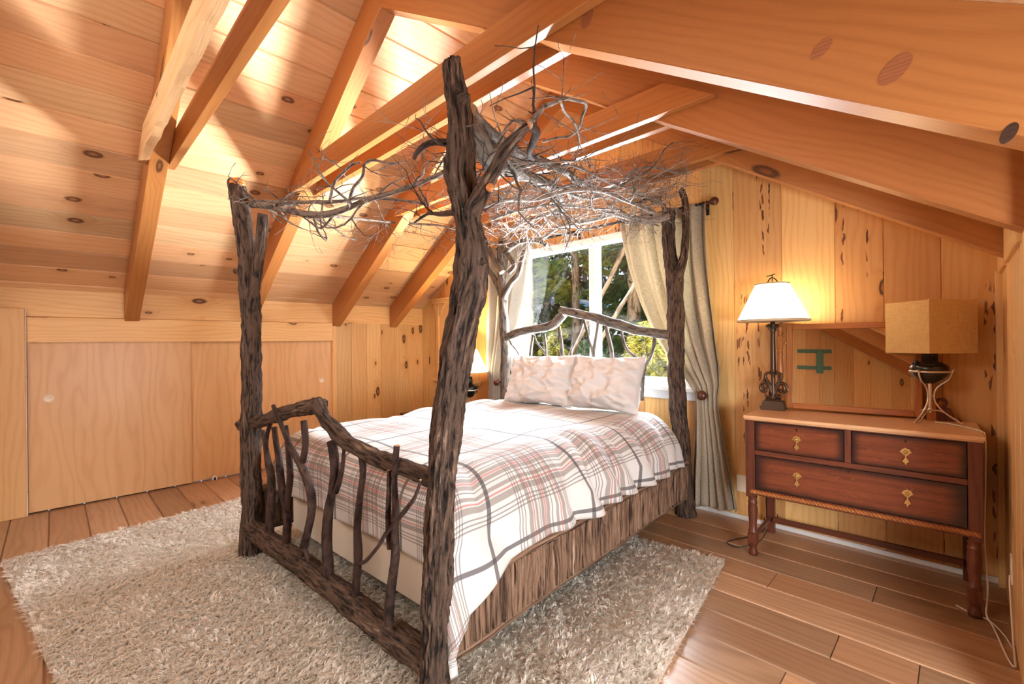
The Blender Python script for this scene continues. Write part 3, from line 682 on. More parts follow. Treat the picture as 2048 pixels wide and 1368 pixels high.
for i in range(Np+1):
    row=[];ur=[]
    for j in range(Nq+1):
        q=lerp(-DF+.05,Lq,j/Nq); ex=.11*max(0,min(1,(.36-q)/.36))**2
        p=lerp(-W2-DP+.06,W2+DP-.06+ex,i/Np)
        sx,dz1=prof(abs(p)-(W2-.19),.22,.24); sy,dz2=prof(-q+.10,.17,-.02)
        x=ac+math.copysign(min(abs(p),W2-.19)+sx,p); y=.205+max(q,.10)-sy
        dz=(dz1**1.7+dz2**1.7)**(1/1.7)
        e1=max(0,min(1,dz1/.2)); e2=max(0,min(1,dz2/.25))
        n=noise.noise(V((p*2.2,q*1.7,1)))*.020+noise.noise(V((p*4.5+q*2,q*3.5,5)))*.011
        # ridges running over the edges
        w1=1.5*abs(noise.noise(V((q*4.6+.5*noise.noise(V((p*3,q*2,7))),abs(p)*.9,2))))-.25
        w2=noise.noise(V((p*6.0,q*1.3,8)))
        edge=max(0,1-abs(abs(p)-(W2-.02))/.30)
        bulge=.075*w1*e1+.026*w2*e2
        x+=math.copysign(bulge*e1+.040*e1+ex*.25*e1*max(0,min(1,(dz1-.2)/.2)),p); y-=.022*w2*e2+(.13*e1*max(0,min(1,(.5-q)/.5)) if p>0 else 0)
        z=.755+n*(1-.6*max(e1,e2))+.045*w1*edge-.002-dz-.03*e1
        z+=.018*math.sin(PI*min(1,max(0,(q)/Lq)))
        if e1>0: z+=.016*noise.noise(V((q*4.2,3,3)))*e1
        # creases by the right foot post
        row.append(B(x,y,z)); ur.append((p,q))
    Pg.append(row);U.append(ur)
mb=MB(); mb.grid(Pg,U)
duv=mb.build('duvet',PLAID,loc=B(ac,1.2,.74))
so=duv.modifiers.new('thick','SOLIDIFY'); so.thickness=.030; so.offset=-1
tag(duv,'white plaid duvet with grey and red stripes spread over the log bed','duvet')
def pillow(name,label,c,ax,upv,w,h,th,seed):
    ax=ax.normalized(); upv=upv.normalized(); nn=ax.cross(upv)
    mb=MB(); n=72
    for side in (1,-1):
        Pg=[];U=[]
        for i in range(n+1):
            row=[];ur=[]
            s=-1+2*i/n
            for j in range(n+1):
                t=-1+2*j/n
                k=max(0,(1-abs(s)**2.6))**.55*max(0,(1-abs(t)**2.6))**.55
                pin=1-.09*(1-abs(t)**2)*abs(s)**3
                pin2=1-.10*(1-abs(s)**2)*abs(t)**3
                q=V((s*2.2+t*.7,t*2.0-s,seed+side))
                wr=.036*noise.noise(q)+.012*noise.noise(q*2.3+V((0,0,4)))-.050*abs(noise.noise(V((s*2.4+t*2.6,t*1.6-s*1.1,seed))))-.030*abs(noise.noise(V((s*1.2+t*2.2,t*2.6-s*2.4,seed+3))))+.02
                d=side*(th*k+1.15*wr*min(1,k*2))
                x=s*w/2*pin; y=t*h/2*pin2+.012*noise.noise(V((s*2.5,seed,t)))*abs(t)
                row.append(c+ax*x+upv*y+nn*d); ur.append((x,y))
            Pg.append(row);U.append(ur)
        mb.grid(Pg,U,flip=side<0)
    o=mb.build(name,COTTON,loc=c); return tag(o,label,'pillow','pillows on the plaid bed')
lean=V((0,0,1))*.95+eb*.32
pillow('pillow','white pillow on the side by the nightstand lamp, its top corner pointed',B(.60,BLn-.235,.968),ea+eb*.05+V((0,0,.01)),lean,.72,.46,.115,3)
pillow('pillow','white pillow on the side by the dresser, its outer corner flopped over',B(1.245,BLn-.245,.972),ea-eb*.04-V((0,0,.01)),lean,.65,.45,.125,11)
#@@RUG
# ------------------------------------------------------------------ shag rug
C1=V((-4.10,-.235,0)); e1=V((.990,.141,0)); e2=V((-.141,.990,0)); RW,RD=3.50,2.50
nt=330000
rs=np.random.RandomState(5)
pa=rs.uniform(0,RW,nt); pb_=rs.uniform(0,RD,nt)
LS=.013
ci=np.floor(pa/LS).astype(int); cj=np.floor(pb_/LS).astype(int)
hsh=lambda k:np.modf(np.abs(np.sin(ci*127.1+cj*311.7+k*74.7)*43758.5453))[0]
cx_=(ci+.15+.7*hsh(1))*LS; cy_=(cj+.15+.7*hsh(2))*LS
cl2=np.sin(pa*7.1+2*np.sin(pb_*5.3))*np.sin(pb_*8.3+1.7*np.sin(pa*4.1))
ang=-.5+.9*cl2+(hsh(3)-.5)*3.6+rs.normal(0,.4,nt); lean_=.25+.75*hsh(4)+rs.normal(0,.08,nt)
h=(.022+.020*hsh(5))*rs.uniform(.8,1.1,nt); wd=rs.uniform(.0018,.0036,nt)
e1n=np.array(e1);e2n=np.array(e2);z3=np.array([0,0,1.0])
base=np.array(C1)+pa[:,None]*e1n+pb_[:,None]*e2n+np.array([0,0,.006])
con=(cx_-pa)[:,None]*e1n+(cy_-pb_)[:,None]*e2n
dr=np.cos(ang)[:,None]*e1n+np.sin(ang)[:,None]*e2n; sd=-np.sin(ang)[:,None]*e1n+np.cos(ang)[:,None]*e2n
p1=base+z3*(h*.62)[:,None]+dr*(h*.35*lean_)[:,None]+con*.25
p2=base+z3*(h*.92)[:,None]*(1-.3*lean_)[:,None]+dr*(h*1.15*lean_)[:,None]+con*.55
w=wd[:,None]
vv=np.stack([base-sd*w,base+sd*w,p1+sd*w*.9,p1-sd*w*.9,p2],1).reshape(-1,3)
ii=np.arange(nt)*5
q=np.stack([ii,ii+1,ii+2,ii+3],1); t3=np.stack([ii+3,ii+2,ii+4],1)
me=bpy.data.meshes.new('shag_rug')
gb=np.array([C1+e1*(RW*i/40)+e2*(RD*j/30)+V((0,0,.012)) for i in range(41) for j in range(31)])
gi=np.array([[i*31+j,(i+1)*31+j,(i+1)*31+j+1,i*31+j+1] for i in range(40) for j in range(30)])+len(vv)
sk=np.array([C1,C1+e1*RW,C1+e1*RW+e2*RD,C1+e2*RD]); sk0=sk+np.array([0,0,.001]); sk1=sk+np.array([0,0,.012])
b0=len(vv)+len(gb)
si=np.array([[b0+k,b0+(k+1)%4,b0+4+(k+1)%4,b0+4+k] for k in range(4)])
allv=np.concatenate([vv,gb,sk0,sk1]).astype(np.float32)
me.vertices.add(len(allv)); me.vertices.foreach_set('co',allv.ravel())
loops=np.concatenate([q.ravel(),t3.ravel(),gi.ravel(),si.ravel()]).astype(np.int32)
starts=np.concatenate([np.arange(nt)*4,nt*4+np.arange(nt)*3,nt*7+np.arange(len(gi)+4)*4]).astype(np.int32)
me.loops.add(len(loops)); me.loops.foreach_set('vertex_index',loops)
me.polygons.add(len(starts)); me.polygons.foreach_set('loop_start',starts)
me.update(calc_edges=True)
tc=np.ones((len(starts),4),dtype=np.float32); rr=rs.uniform(0,1,nt); tc[:nt,0]=rr; tc[nt:2*nt,0]=rr; tc[2*nt:,0]=.8
me.attributes.new('tint','FLOAT_COLOR','FACE').data.foreach_set('color',tc.ravel())
me.polygons.foreach_set('use_smooth',np.ones(len(starts),dtype=bool))
me.materials.append(RUG)
me.transform(Matrix.Translation(-V(C1+e1*RW/2+e2*RD/2)))
rug=bpy.data.objects.new('shag_rug',me); COL.objects.link(rug); rug.location=C1+e1*RW/2+e2*RD/2
tag(rug,'large cream shag rug spread on the plank floor under the bed','rug')
#@@DRESSER
# ------------------------------------------------------------------ dresser
dx0,dx1,dyf,dyb=-.945,.055,2.955,3.44
dr_=thing('dresser','antique dark oak chest of three drawers on turned legs with rope trim','dresser',((dx0+dx1)/2,3.2,0)); dr_.rotation_euler.z=math.radians(2.3)
mb=MB()
mb.box(dx0,dx0+.05,dyf,dyf+.05,.355,.825,axis='z',bev=.003); mb.box(dx1-.05,dx1,dyf,dyf+.05,.355,.825,axis='z',bev=.003)
mb.box(dx0,dx0+.045,dyb-.045,dyb,.355,.825,axis='z'); mb.box(dx1-.045,dx1,dyb-.045,dyb,.355,.825,axis='z')
mb.box(dx0+.008,dx0+.03,dyf+.03,dyb-.03,.375,.825,axis='y'); mb.box(dx1-.03,dx1-.008,dyf+.03,dyb-.03,.375,.825,axis='y')
mb.box(dx0+.05,dx1-.05,dyf+.004,dyf+.05,.812,.826); mb.box(dx0+.05,dx1-.05,dyf+.004,dyf+.05,.611,.640,bev=.002); mb.box(dx0+.04,dx1-.04,dyf+.002,dyf+.05,.372,.408,bev=.002)
mb.box(-.459,-.430,dyf+.002,dyf+.05,.640,.815,axis='z',bev=.002)
mb.box(dx0+.03,dx1-.03,dyb-.02,dyb-.008,.375,.82); mb.box(dx0+.03,dx1-.03,dyf+.05,dyb-.02,.375,.385)
mb.build('carcass',OAKD,dr_)
mb=MB(); mb.box(dx0-.008,dx1+.008,dyf-.012,dyb+.01,.826,.845,bev=.004,seg=2); mb.box(dx0-.003,dx1+.003,dyf-.006,dyb,.818,.827,bev=.002); mb.build('top',OAKT,dr_,label='sun-worn lighter oak top')
def pull(dw,x,z,y):
    p=MB(); H=V((0,-1,0))
    def pl(pts,y0,y1): p.prism([(x+a,y0,z+b) for a,b in pts],(0,y1-y0,0),'x',bev=.0008)
    pl([(0,.020),(.010,.014),(.016,.014),(.015,.008),(.024,-.002),(.012,-.010),(.006,-.020),(-.006,-.020),(-.012,-.010),(-.024,-.002),(-.015,.008),(-.016,.014),(-.010,.014)],y,y-.003)
    p.lathe([(.001,.0125),(.006,.011),(.008,.007),(.006,.003),(.004,0)],(x,y-.002,z),14,axis=H)
    tb=[(0,-.006),(.0035,-.010),(.003,-.028),(.010,-.040),(.014,-.050),(.006,-.052),(.003,-.060),(0,-.066)]
    pl(tb+[(-a,b) for a,b in tb[::-1][1:-1]],y-.006,y-.011)
    o=p.build('drop_handle',BRASS,dw,label='brass drop handle with pierced backplate')
    return o
def keyhole(dw,x,z,y):
    k=MB(); k.lathe([(.0042,0),(.0042,.0012),(.001,.0012)],(x,y,z+.004),12,axis=V((0,-1,0))); k.box(x-.002,x+.002,y-.0012,y,z-.008,z+.003); k.build('keyhole',IRON,dw)
for x0,x1,z0,z1,pulls,kh in ((dx0+.052,-.461,.642,.810,((-.678,.733),),(-.678,.783)),(-.428,dx1-.052,.642,.810,((-.212,.735),),(-.212,.787)),(dx0+.052,dx1-.052,.410,.609,((-.678,.527),(-.207,.530)),(-.444,.592))):
    mb=MB(); mb.box(x0,x1,dyf+.006,dyf+.028,z0,z1,bev=.002); mb.box(x0+.01,x1-.01,dyf+.03,dyb-.03,z0+.012,z0+.022)
    d=mb.build('drawer',OAKDR,dr_)
    for x,z in pulls: pull(d,x,z,dyf+.006)
    keyhole(d,kh[0],kh[1],dyf+.006)
mb=MB(); n=220; pts=[(lerp(dx0+.028,dx1-.012,i/n),dyf-.002,.392) for i in range(n+1)]
for ph in (0,PI):
    q=[(p[0],p[1]+.0058*math.cos(ph+i*.75),p[2]+.0058*math.sin(ph+i*.75)) for i,p in enumerate(pts)]
    mb.tube(q,.0072,8)
mb.build('rope_moulding',OAKM,dr_)
lp=[(.016,0),(.024,.004),(.027,.02),(.021,.035),(.019,.055),(.026,.068),(.030,.078)]
lp2=[(.024,.130),(.028,.138),(.027,.148),(.020,.158),(.022,.20),(.026,.255),(.0265,.285),(.023,.31),(.026,.316),(.026,.324),(.022,.328),(.024,.345),(.026,.356)]
for x in (dx0+.030,dx1-.030):
    mb=MB(); mb.lathe(lp,(x,dyf+.030,0),20); mb.box(x-.026,x+.026,dyf+.004,dyf+.056,.066,.134,axis='z',bev=.006); mb.lathe(lp2,(x,dyf+.030,0),20); mb.build('leg',OAKD,dr_)
    mb=MB(); mb.box(x-.022,x+.022,dyb-.045,dyb-.001,0,.357,axis='z',bev=.003); mb.build('leg',OAKD,dr_)
    mb=MB(); mb.box(x-.010,x+.010,dyf+.055,dyb-.045,.092,.114,axis='y',bev=.002); mb.build('stretcher',OAKD,dr_)
mb=MB(); mb.box(dx0+.05,dx1-.05,dyb-.072,dyb-.050,.085,.118,bev=.002); mb.build('stretcher',OAKD,dr_)
#@@MIRROR
mir=thing('dresser_mirror','tilting oak framed mirror between turned posts on the dresser top','mirror',(-.49,3.40,.845)); mir.rotation_euler.z=math.radians(5.5)
mx0,mx1,mz0,mz1,my=-.815,-.160,.856,1.395,3.375
TM=Matrix.Translation((0,my,1.12))@Matrix.Rotation(math.radians(-4.2),4,'X')@Matrix.Translation((0,-my,-1.12))
fwid=.034
mb=MB()
mb.box(mx0,mx0+fwid,my-.010,my+.012,mz0,mz1,axis='z',bev=.004,M=TM); mb.box(mx1-fwid,mx1,my-.010,my+.012,mz0,mz1,axis='z',bev=.004,M=TM)
mb.box(mx0+fwid,mx1-fwid,my-.010,my+.012,mz0,mz0+fwid,bev=.004,M=TM); mb.box(mx0+fwid,mx1-fwid,my-.010,my+.012,mz1-fwid,mz1,bev=.004,M=TM)
mb.box(mx0+.01,mx1-.01,my+.006,my+.011,mz0+.01,mz1-.01,M=TM)
mb.build('frame',OAKM,mir)
mb=MB(); mb.box(mx0+fwid,mx1-fwid,my-.001,my+.004,mz0+fwid,mz1-fwid,M=TM,bev=.0015); mb.build('glass',MIRR,mir)
for x,s in ((mx0-.035,-1),(mx1+.035,1)):
    mb=MB(); mb.box(x-.020,x+.020,my-.018,my+.022,.845,.975,axis='z',bev=.003)
    mb.lathe([(.016,.975),(.020,.982),(.013,.992),(.012,1.0),(.019,1.06),(.020,1.10),(.014,1.19),(.018,1.20),(.018,1.21),(.013,1.216),(.016,1.235)],(x,my+.002,0),18)
    mb.box(x-.0175,x+.0175,my-.016,my+.020,1.233,1.325,axis='z',bev=.006)
    mb.lathe([(.014,1.325),(.018,1.333),(.011,1.34),(.018,1.356),(.0205,1.372),(.016,1.39),(.006,1.402),(.001,1.405)],(x,my+.002,0),18)
    mb.build('post',OAKM,mir)
    mb=MB(); pf=[(0,0),(.105,0),(.098,.014),(.080,.020),(.068,.040),(.060,.062),(.060,.070),(0,.074)]
    mb.prism([(x+s*(.018+a),my-.014,.845+b) for a,b in pf],(0,.030,0),'z',bev=.003)
    sc_pts=[V((x+s*.022,my+.001,.925))]+[V((x+s*(.040+.022*math.cos(a)*(1-.10*a)),my+.001,.944+.022*math.sin(a)*(1-.10*a))) for a in [(-PI/2+.45*k) for k in range(12)]]
    mb.tube(spline(sc_pts,None,.006),.007,8)
    mb.build('scroll_bracket',OAKD,mir,label='dark scrolled bracket foot')
    mb=MB(); mb.lathe([(.003,-.010),(.003,.012),(.010,.016),(.011,.022),(.004,.027)],(x-s*.012,my,1.275),12,axis=V((-s,0,0))); mb.build('pivot_knob',BRASS,mir)
#@@LAMPS
def lathe_shade(mb,r0,z0,r1,z1,c,seg=48,m=0,n=6,curve=0,th=.002):
    pr=[(lerp(r0,r1,k/n)-curve*math.sin(PI*k/n),lerp(z0,z1,k/n)) for k in range(n+1)]
    pr2=[(r-th,z) for r,z in pr[::-1]]
    mb.lathe(pr+pr2,c,seg,m)
# fleur-de-lis column lamp
lc=V((-.872,3.285,.845)); L1=thing('table_lamp','lit bronze column lamp with scrolled base and tapered white shade on the dresser','lamp',lc,'table lamps')
rz=Matrix.Translation(lc)@Matrix.Rotation(math.radians(7),4,'Z')
mb=MB(); bm=bmesh.new(); bmesh.ops.create_cube(bm,size=1); bm.transform(Matrix.Translation((0,0,.029))@Matrix.Diagonal((.140,.115,.058,1)))
for v in bm.verts:
    if v.co.z>.03: v.co.x*=.80; v.co.y*=.80
bmesh.ops.bevel(bm,geom=list(bm.edges),offset=.004,segments=2,affect='EDGES'); mb.bm(bm,'x',M=rz)
mb.box(-.045,.045,-.037,.037,.058,.070,bev=.003,M=rz); mb.build('base',BRONZE,L1)
mb=MB()
def orn(pts,r,f=1):
    for s in (1,-1):
        P=[rz@V((s*x,0,z)) for x,z in pts]; p,rr=spline(P,r,.006); mb.tube(p,rr,10)
orn([(.004,.085),(.012,.12),(.030,.160),(.052,.172),(.070,.158),(.076,.135),(.066,.115),(.050,.112),(.042,.124),(.050,.134)],[.008,.009,.010,.010,.009,.009,.008,.008,.008,.009])
orn([(.004,.115),(.014,.150),(.034,.185),(.046,.212),(.040,.232),(.022,.236),(.012,.224)],[.008,.009,.009,.009,.009,.008,.006])
orn([(.006,.075),(.022,.085),(.034,.080),(.044,.086),(.038,.100)],[.009,.009,.008,.008,.006])
mb.lathe([(.020,.066),(.016,.08),(.010,.10),(.013,.13),(.010,.16),(.013,.20),(.012,.235),(.020,.245),(.021,.255),(.012,.262)],lc,18)
mb.build('scroll_ornament',BRONZE,L1)
mb=MB(); n=16; prof_=[(.0155,.255),(.0135,.50),(.0135,.505)]
pts=[];
for z,r in ((.258,.0165),(.505,.0135)):
    pts.append([lc+V(((r*(1-.13*(k%2)))*math.cos(2*PI*k/32),(r*(1-.13*(k%2)))*math.sin(2*PI*k/32),z)) for k in range(33)])
mb.grid(pts,[[(p.z,k*.003) for k,p in enumerate(row)] for row in pts])
mb.lathe([(.014,.50),(.017,.508),(.015,.515),(.022,.53),(.030,.548),(.031,.553),(.014,.556),(.012,.585),(.016,.59),(.016,.61),(.004,.615)],lc,20)
for k in range(8):
    a=2*PI*k/8; d=V((math.cos(a),math.sin(a),0)); mb.tube(spline([lc+d*.016+V((0,0,.51)),lc+d*.023+V((0,0,.53)),lc+d*.034+V((0,0,.543)),lc+d*.038+V((0,0,.536))],[.004,.006,.005,.003],.006)[0],.005,7)
mb.build('column',BRONZE,L1,label='fluted bronze column with a leaf capital')
mb=MB(); lathe_shade(mb,.208,.575,.098,.810,lc); sh=mb.build('lamp_shade',SHADEW,L1,label='glowing tapered white shade')
for pr_ in ([(.2085,.570),(.211,.572),(.209,.583),(.206,.581)],[(.100,.808),(.1005,.816),(.097,.817),(.096,.809)]):
    mb=MB(); mb.lathe(pr_,lc,48); mb.build('trim',SHADET,sh)
mb=MB(); a=V((.7,-.7,0))
mb.tube(spline([lc+V((-.05,.03,.80)),lc+V((-.02,.01,.845)),lc+V((0,0,.855)),lc+V((.028,-.015,.835)),lc+V((.045,-.025,.80))],None,.008),.0035,7)
mb.tube(spline([lc+V((-.035,.01,.868)),lc+V((0,0,.872)),lc+V((.018,-.005,.878))],None,.008),.003,6); mb.tube([lc+V((0,0,.60)),lc+V((0,0,.875))],.003,6)
mb.build('finial',IRON,L1)
# kerosene-font lamp with a box shade
kc=V((-.125,3.335,.845)); L2=thing('table_lamp','unlit dark oil-font lamp on a silver wire tripod with a square beige shade','lamp',kc,'table lamps')
def font_lamp(root,c,s=1,shade=True):
    mb=MB()
    mb.lathe([(.004*s,.205*s),(.030*s,.212*s),(.058*s,.232*s),(.074*s,.255*s),(.078*s,.270*s),(.079*s,.285*s),(.077*s,.300*s),(.066*s,.312*s),(.048*s,.322*s),(.036*s,.326*s),(.035*s,.352*s),(.034*s,.356*s),(.034*s,.362*s),(.032*s,.385*s),(.004*s,.388*s)],c,32)
    mb.lathe([(.008*s,.312*s),(.012*s,.318*s),(.008*s,.330*s),(.001,.331*s)],c+V((-.052*s,-.03*s,0)),10)
    mb.build('oil_font',DKGL,root,label='dark squat oil font')
    mb=MB(); mb.lathe([(.0795*s,.268*s),(.082*s,.268*s),(.082*s,.278*s),(.0795*s,.278*s)],c,32)
    mb.tube([c+V((0,0,.05*s)),c+V((0,0,.208*s))],.007*s,10)
    for z in (.068,.14): mb.lathe([(.007*s,z*s-.006*s),(.013*s,z*s),(.007*s,z*s+.006*s)],c,12)
    mb.build('stem',SILVER,root)
    for k in range(3):
        a=math.radians(-118+120*k); d=V((math.cos(a),math.sin(a),0)); t=V((-d.y,d.x,0))
        P=[(.094,.283),(.086,.272),(.083,.255),(.068,.225),(.040,.200),(.022,.172),(.016,.140),(.022,.105),(.042,.070),(.072,.040),(.100,.020),(.118,.006),(.128,.005)]
        p=[c+d*r*s+V((0,0,z*s)) for r,z in P]
        mb=MB(); mb.tube(spline(p,None,.008),.0042*s,8)
        q=[(.004,.060),(.025,.064),(.055,.052),(.085,.026),(.112,.006)]
        mb.tube(spline([c+d*r*s+t*.012*s*min(1,r*20)+V((0,0,z*s)) for r,z in q],None,.008),.0036*s,7)
        mb.build('leg',SILVER,root)
font_lamp(L2,kc)
mb=MB(); S=.130; Rz=Matrix.Translation(kc)@Matrix.Rotation(math.radians(47),4,'Z')
z0,z1=.373,.650
for a,b in (((-S,-S),(S,-S)),((S,-S),(S,S)),((S,S),(-S,S)),((-S,S),(-S,-S))):
    n=V((b[1]-a[1],-(b[0]-a[0]),0)).normalized()
    q=[Rz@V((a[0],a[1],z0)),Rz@V((b[0],b[1],z0)),Rz@V((b[0],b[1],z1)),Rz@V((a[0],a[1],z1))]
    i=[Rz@(V((x,y,z))-n*.002) for (x,y),z in ((a,z0),(b,z0),(b,z1),(a,z1))]
    mb.poly(q,V((0,0,1)),(.5,.5,.5),(a[0]*3,0)); mb.poly(i[::-1],V((0,0,1)),(.5,.5,.5),(0,0))
    mb.poly([q[0],i[0],i[1],q[1]],V((0,0,1)),(.5,.5,.5),(0,0)); mb.poly([q[3],q[2],i[2],i[3]],V((0,0,1)),(.5,.5,.5),(0,0))
shb=mb.build('lamp_shade',SHADEB,L2,label='square beige fabric shade')
mb=MB()
for a in (0,PI/2): 
    d=Matrix.Rotation(math.radians(47),4,'Z')@V((math.cos(a),math.sin(a),0)); mb.tube([kc-d*.128+V((0,0,.60)),kc+d*.128+V((0,0,.60))],.0018,6)
mb.tube([kc+V((0,0,.385)),kc+V((0,0,.655))],.0025,6); mb.lathe([(.004,.652),(.006,.660),(.001,.668)],kc,10)
mb.build('shade_carrier',SILVER,shb)
mb=MB(); mb.tube(spline([kc+V((.02,-.03,.005)),kc+V((.09,-.06,.004)),(dx1-.01,3.16,.849),(dx1+.012,3.12,.846),(dx1+.020,3.105,.82),(dx1+.018,3.09,.6),(dx1+.012,3.06,.35),(dx1+.020,3.03,.15),(dx1+.014,3.00,.03),(dx1+.03,2.97,.006),(.10,2.86,.006),(.12,2.70,.006),(.138,2.64,.006),(.142,2.80,.02),(.140,2.93,.2),(.141,2.955,.25)],None,.02),.0035,7)
mb.tube(spline([(-.03,3.06,.006),(.02,3.02,.006),(.075,3.0,.006),(.118,2.90,.006),(.138,2.80,.006)],None,.02),.0032,7)
mb.build('cord',CORDW,L2,label='white lamp cord trailing down to the floor')
# nightstand lamp
nc=V((-3.85,3.20,.432)); L3=thing('table_lamp','lit lamp with conical white shade on the low chest beyond the bed','lamp',nc,'table lamps')
font_lamp(L3,nc,1.28)
mb=MB(); lathe_shade(mb,.215,.545,.098,.792,nc); sh=mb.build('lamp_shade',SHADEW,L3,label='glowing conical white shade')
mb=MB(); mb.lathe([(.2155,.541),(.218,.543),(.216,.550),(.213,.549)],nc,48); mb.build('trim',SHADET,sh)
mb=MB(); mb.tube([nc+V((0,0,.49)),nc+V((0,0,.83))],.003,6); mb.lathe([(.004,.805),(.008,.82),(.004,.83),(.006,.84),(.001,.852)],nc,10); mb.build('finial',BRONZE,L3)
#@@NIGHTSTAND
ns=thing('low_chest','low dark-topped chest in the corner beyond the bed holding a lit lamp','nightstand',(-4.35,3.25,0))
mb=MB(); mb.box(-4.99,-3.72,3.03,3.485,.405,.432,bev=.005,seg=2); mb.build('top',OAKD,ns)
mb=MB(); mb.box(-4.95,-3.76,3.06,3.475,.08,.405,bev=.003); mb.build('body',OAKM,ns)
for i in range(2):
    mb=MB(); a=-4.94+i*.59; mb.box(a,a+.575,3.045,3.058,.11,.385,bev=.003); d=mb.build('door',OAKM,ns); mb=MB(); mb.lathe([(.006,0),(.006,.012),(.014,.018),(.012,.026),(.002,.028)],(a+(.53 if i==0 else .045),3.045,.26),14,axis=V((0,-1,0))); mb.build('knob',BRASS,d)
for x in (-4.93,-3.80):
    for y in (3.08,3.42): mb=MB(); mb.box(x,x+.04,y,y+.04,0,.08,axis='z',bev=.003); mb.build('leg',OAKM,ns)
#@@WALLSHELF
ws=thing('wall_mirror_shelf','light pine wall frame with carved corner brackets and a small shelf beyond the bed','wall shelf',(-4.42,3.49,1.2))
mb=MB(); mb.box(-4.86,-3.96,3.44,3.498,1.80,1.85,bev=.004); mb.box(-4.90,-3.94,3.42,3.498,1.85,1.865,bev=.003); mb.build('top_rail',LPINE,ws)
for x in (-4.80,-4.08):
    mb=MB(); mb.box(x,x+.055,3.455,3.498,.84,1.80,axis='z',bev=.004); mb.build('stile',LPINE,ws)
for x,s in ((-4.745,1),(-4.08,-1),(-4.80,-1),(-4.025,1)):
    w=.13 if (s>0)==(x<-4.4) else .06
    mb=MB(); pf=[(0,1.80),(w,1.80),(w,1.775),(w*.8,1.77),(w*.62,1.73),(w*.45,1.72),(w*.3,1.66),(0,1.63)]; mb.prism([(x+s*a,3.462,z) for a,z in pf],(0,.03,0),'z',bev=.003); mb.build('bracket',LPINE,ws)
mb=MB(); mb.box(-4.745,-4.08,3.475,3.497,.86,1.80,axis='z'); mb.build('panel',PINE_W,ws)
mb=MB(); mb.box(-4.88,-3.97,3.37,3.498,.825,.85,bev=.004); mb.prism([(-4.86,3.46,.825),(-4.86,3.46,.80),(-4.7,3.46,.74),(-4.55,3.46,.79),(-4.42,3.46,.68),(-4.29,3.46,.79),(-4.14,3.46,.74),(-3.98,3.46,.80),(-3.98,3.46,.825)],(0,.03,0),'x',bev=.003); mb.build('shelf',LPINE,ws)
#@@CURTAINS
def curtain(name,label,zs,xl,xr,amp,nf,y0,seed,hem=0,ybow=None,mat=None):
    mb=MB(); nu,nv=190,90; Pg=[];U=[]; W=abs(xr[0]-xl[0])*1.9
    for i in range(nu+1):
        s=i/nu; row=[];ur=[]
        for j in range(nv+1):
            z=lerp(zs[0],zs[-1],j/nv); a=interp(-z,[-k for k in zs],xl); b=interp(-z,[-k for k in zs],xr); am=interp(-z,[-k for k in zs],amp)
            ss=s+.012*noise.noise(V((s*7,z*1.5,seed)))
            ph=2*PI*nf*(ss+.03*noise.noise(V((s*3,z*.9,seed+4))))
            f=math.sin(ph)*(1+.5*noise.noise(V((s*5,z*.5,seed+2))))+.45*math.sin(1.7*ph+seed+z*.7)+.8*noise.noise(V((s*6,z*1.1,seed+6)))
            x=lerp(a,b,ss)+.35*am*math.cos(ph*1.0)*min(1,4*s*(1-s)+.2)
            y=y0+am*f+.012*noise.noise(V((s*4,z*2,seed+9)))
            if ybow: y+=interp(-z,[-k for k in zs],ybow)
            zz=z+(hem*noise.noise(V((s*3,1,seed))) if j==nv else 0)
            row.append(V((x,y,zz))); ur.append((z,s*W))
        Pg.append(row);U.append(ur)
    mb.grid(Pg,U); o=mb.build(name,mat or LINEN,loc=((xl[0]+xr[0])/2,y0,zs[0])); so=o.modifiers.new('thick','SOLIDIFY'); so.thickness=.002
    return tag(o,label,'curtain','linen curtains at the window')
YC=3.405
def xs_(pts): return [aty(u,v,YC).x for u,v in pts],[aty(u,v,YC).z for u,v in pts]
def side(pts,zs):
    x,z=xs_(pts); return [interp(-k,[-q for q in z],x) for k in zs]
zs=[2.325,2.15,1.9,1.6,1.3,1.1,.97,.89,.80,.65,.45,.25,.07]
xl=side([(1240,452),(1252,520),(1270,580),(1300,660),(1335,720),(1365,755),(1388,780),(1392,795),(1392,830),(1390,890),(1384,980)],zs)
xr=side([(1411,403),(1413,480),(1418,560),(1428,660),(1440,740),(1440,775),(1434,800),(1440,830),(1450,880),(1460,940),(1473,1020)],zs)
am=[.022,.030,.034,.036,.034,.030,.020,.016,.020,.026,.030,.034,.036]
curtain('curtain','beige linen curtain tied back on the dresser side of the window',zs,xl,xr,am,5.5,YC,2,hem=.05)
zs2=[2.33,2.1,1.8,1.5,1.2,1.0,.90,.84,.7,.5,.3,.08]
xl2=side([(984,492),(984,560),(981,640),(977,720),(975,770),(980,790)],zs2)
xr2=side([(1067,490),(1058,560),(1046,620),(1028,690),(1010,740),(998,768),(1000,790)],zs2)
xl2=[-3.72,-3.73,-3.75,-3.77,-3.79,-3.79,-3.76,-3.74,-3.76,-3.78,-3.80,-3.82]
am2=[.022,.028,.03,.03,.028,.022,.016,.014,.018,.024,.028,.03]
SHEER=cloth('backlit_linen',(.60,.58,.53),(.46,.44,.39),trans=.16)
curtain('curtain','pale backlit curtain tied back on the nightstand side of the window',zs2,xl2,xr2,am2,5,YC,8,hem=.03,mat=SHEER)
rod=thing('curtain_rod','dark curtain rod with turned wooden ball ends above the window','curtain rod',(-2.53,YC,2.30))
rz_=2.315
mb=MB(); mb.tube([V((-3.80,YC,rz_)),V((-1.33,YC,rz_))],.011,12); mb.build('rod',IRON,rod)
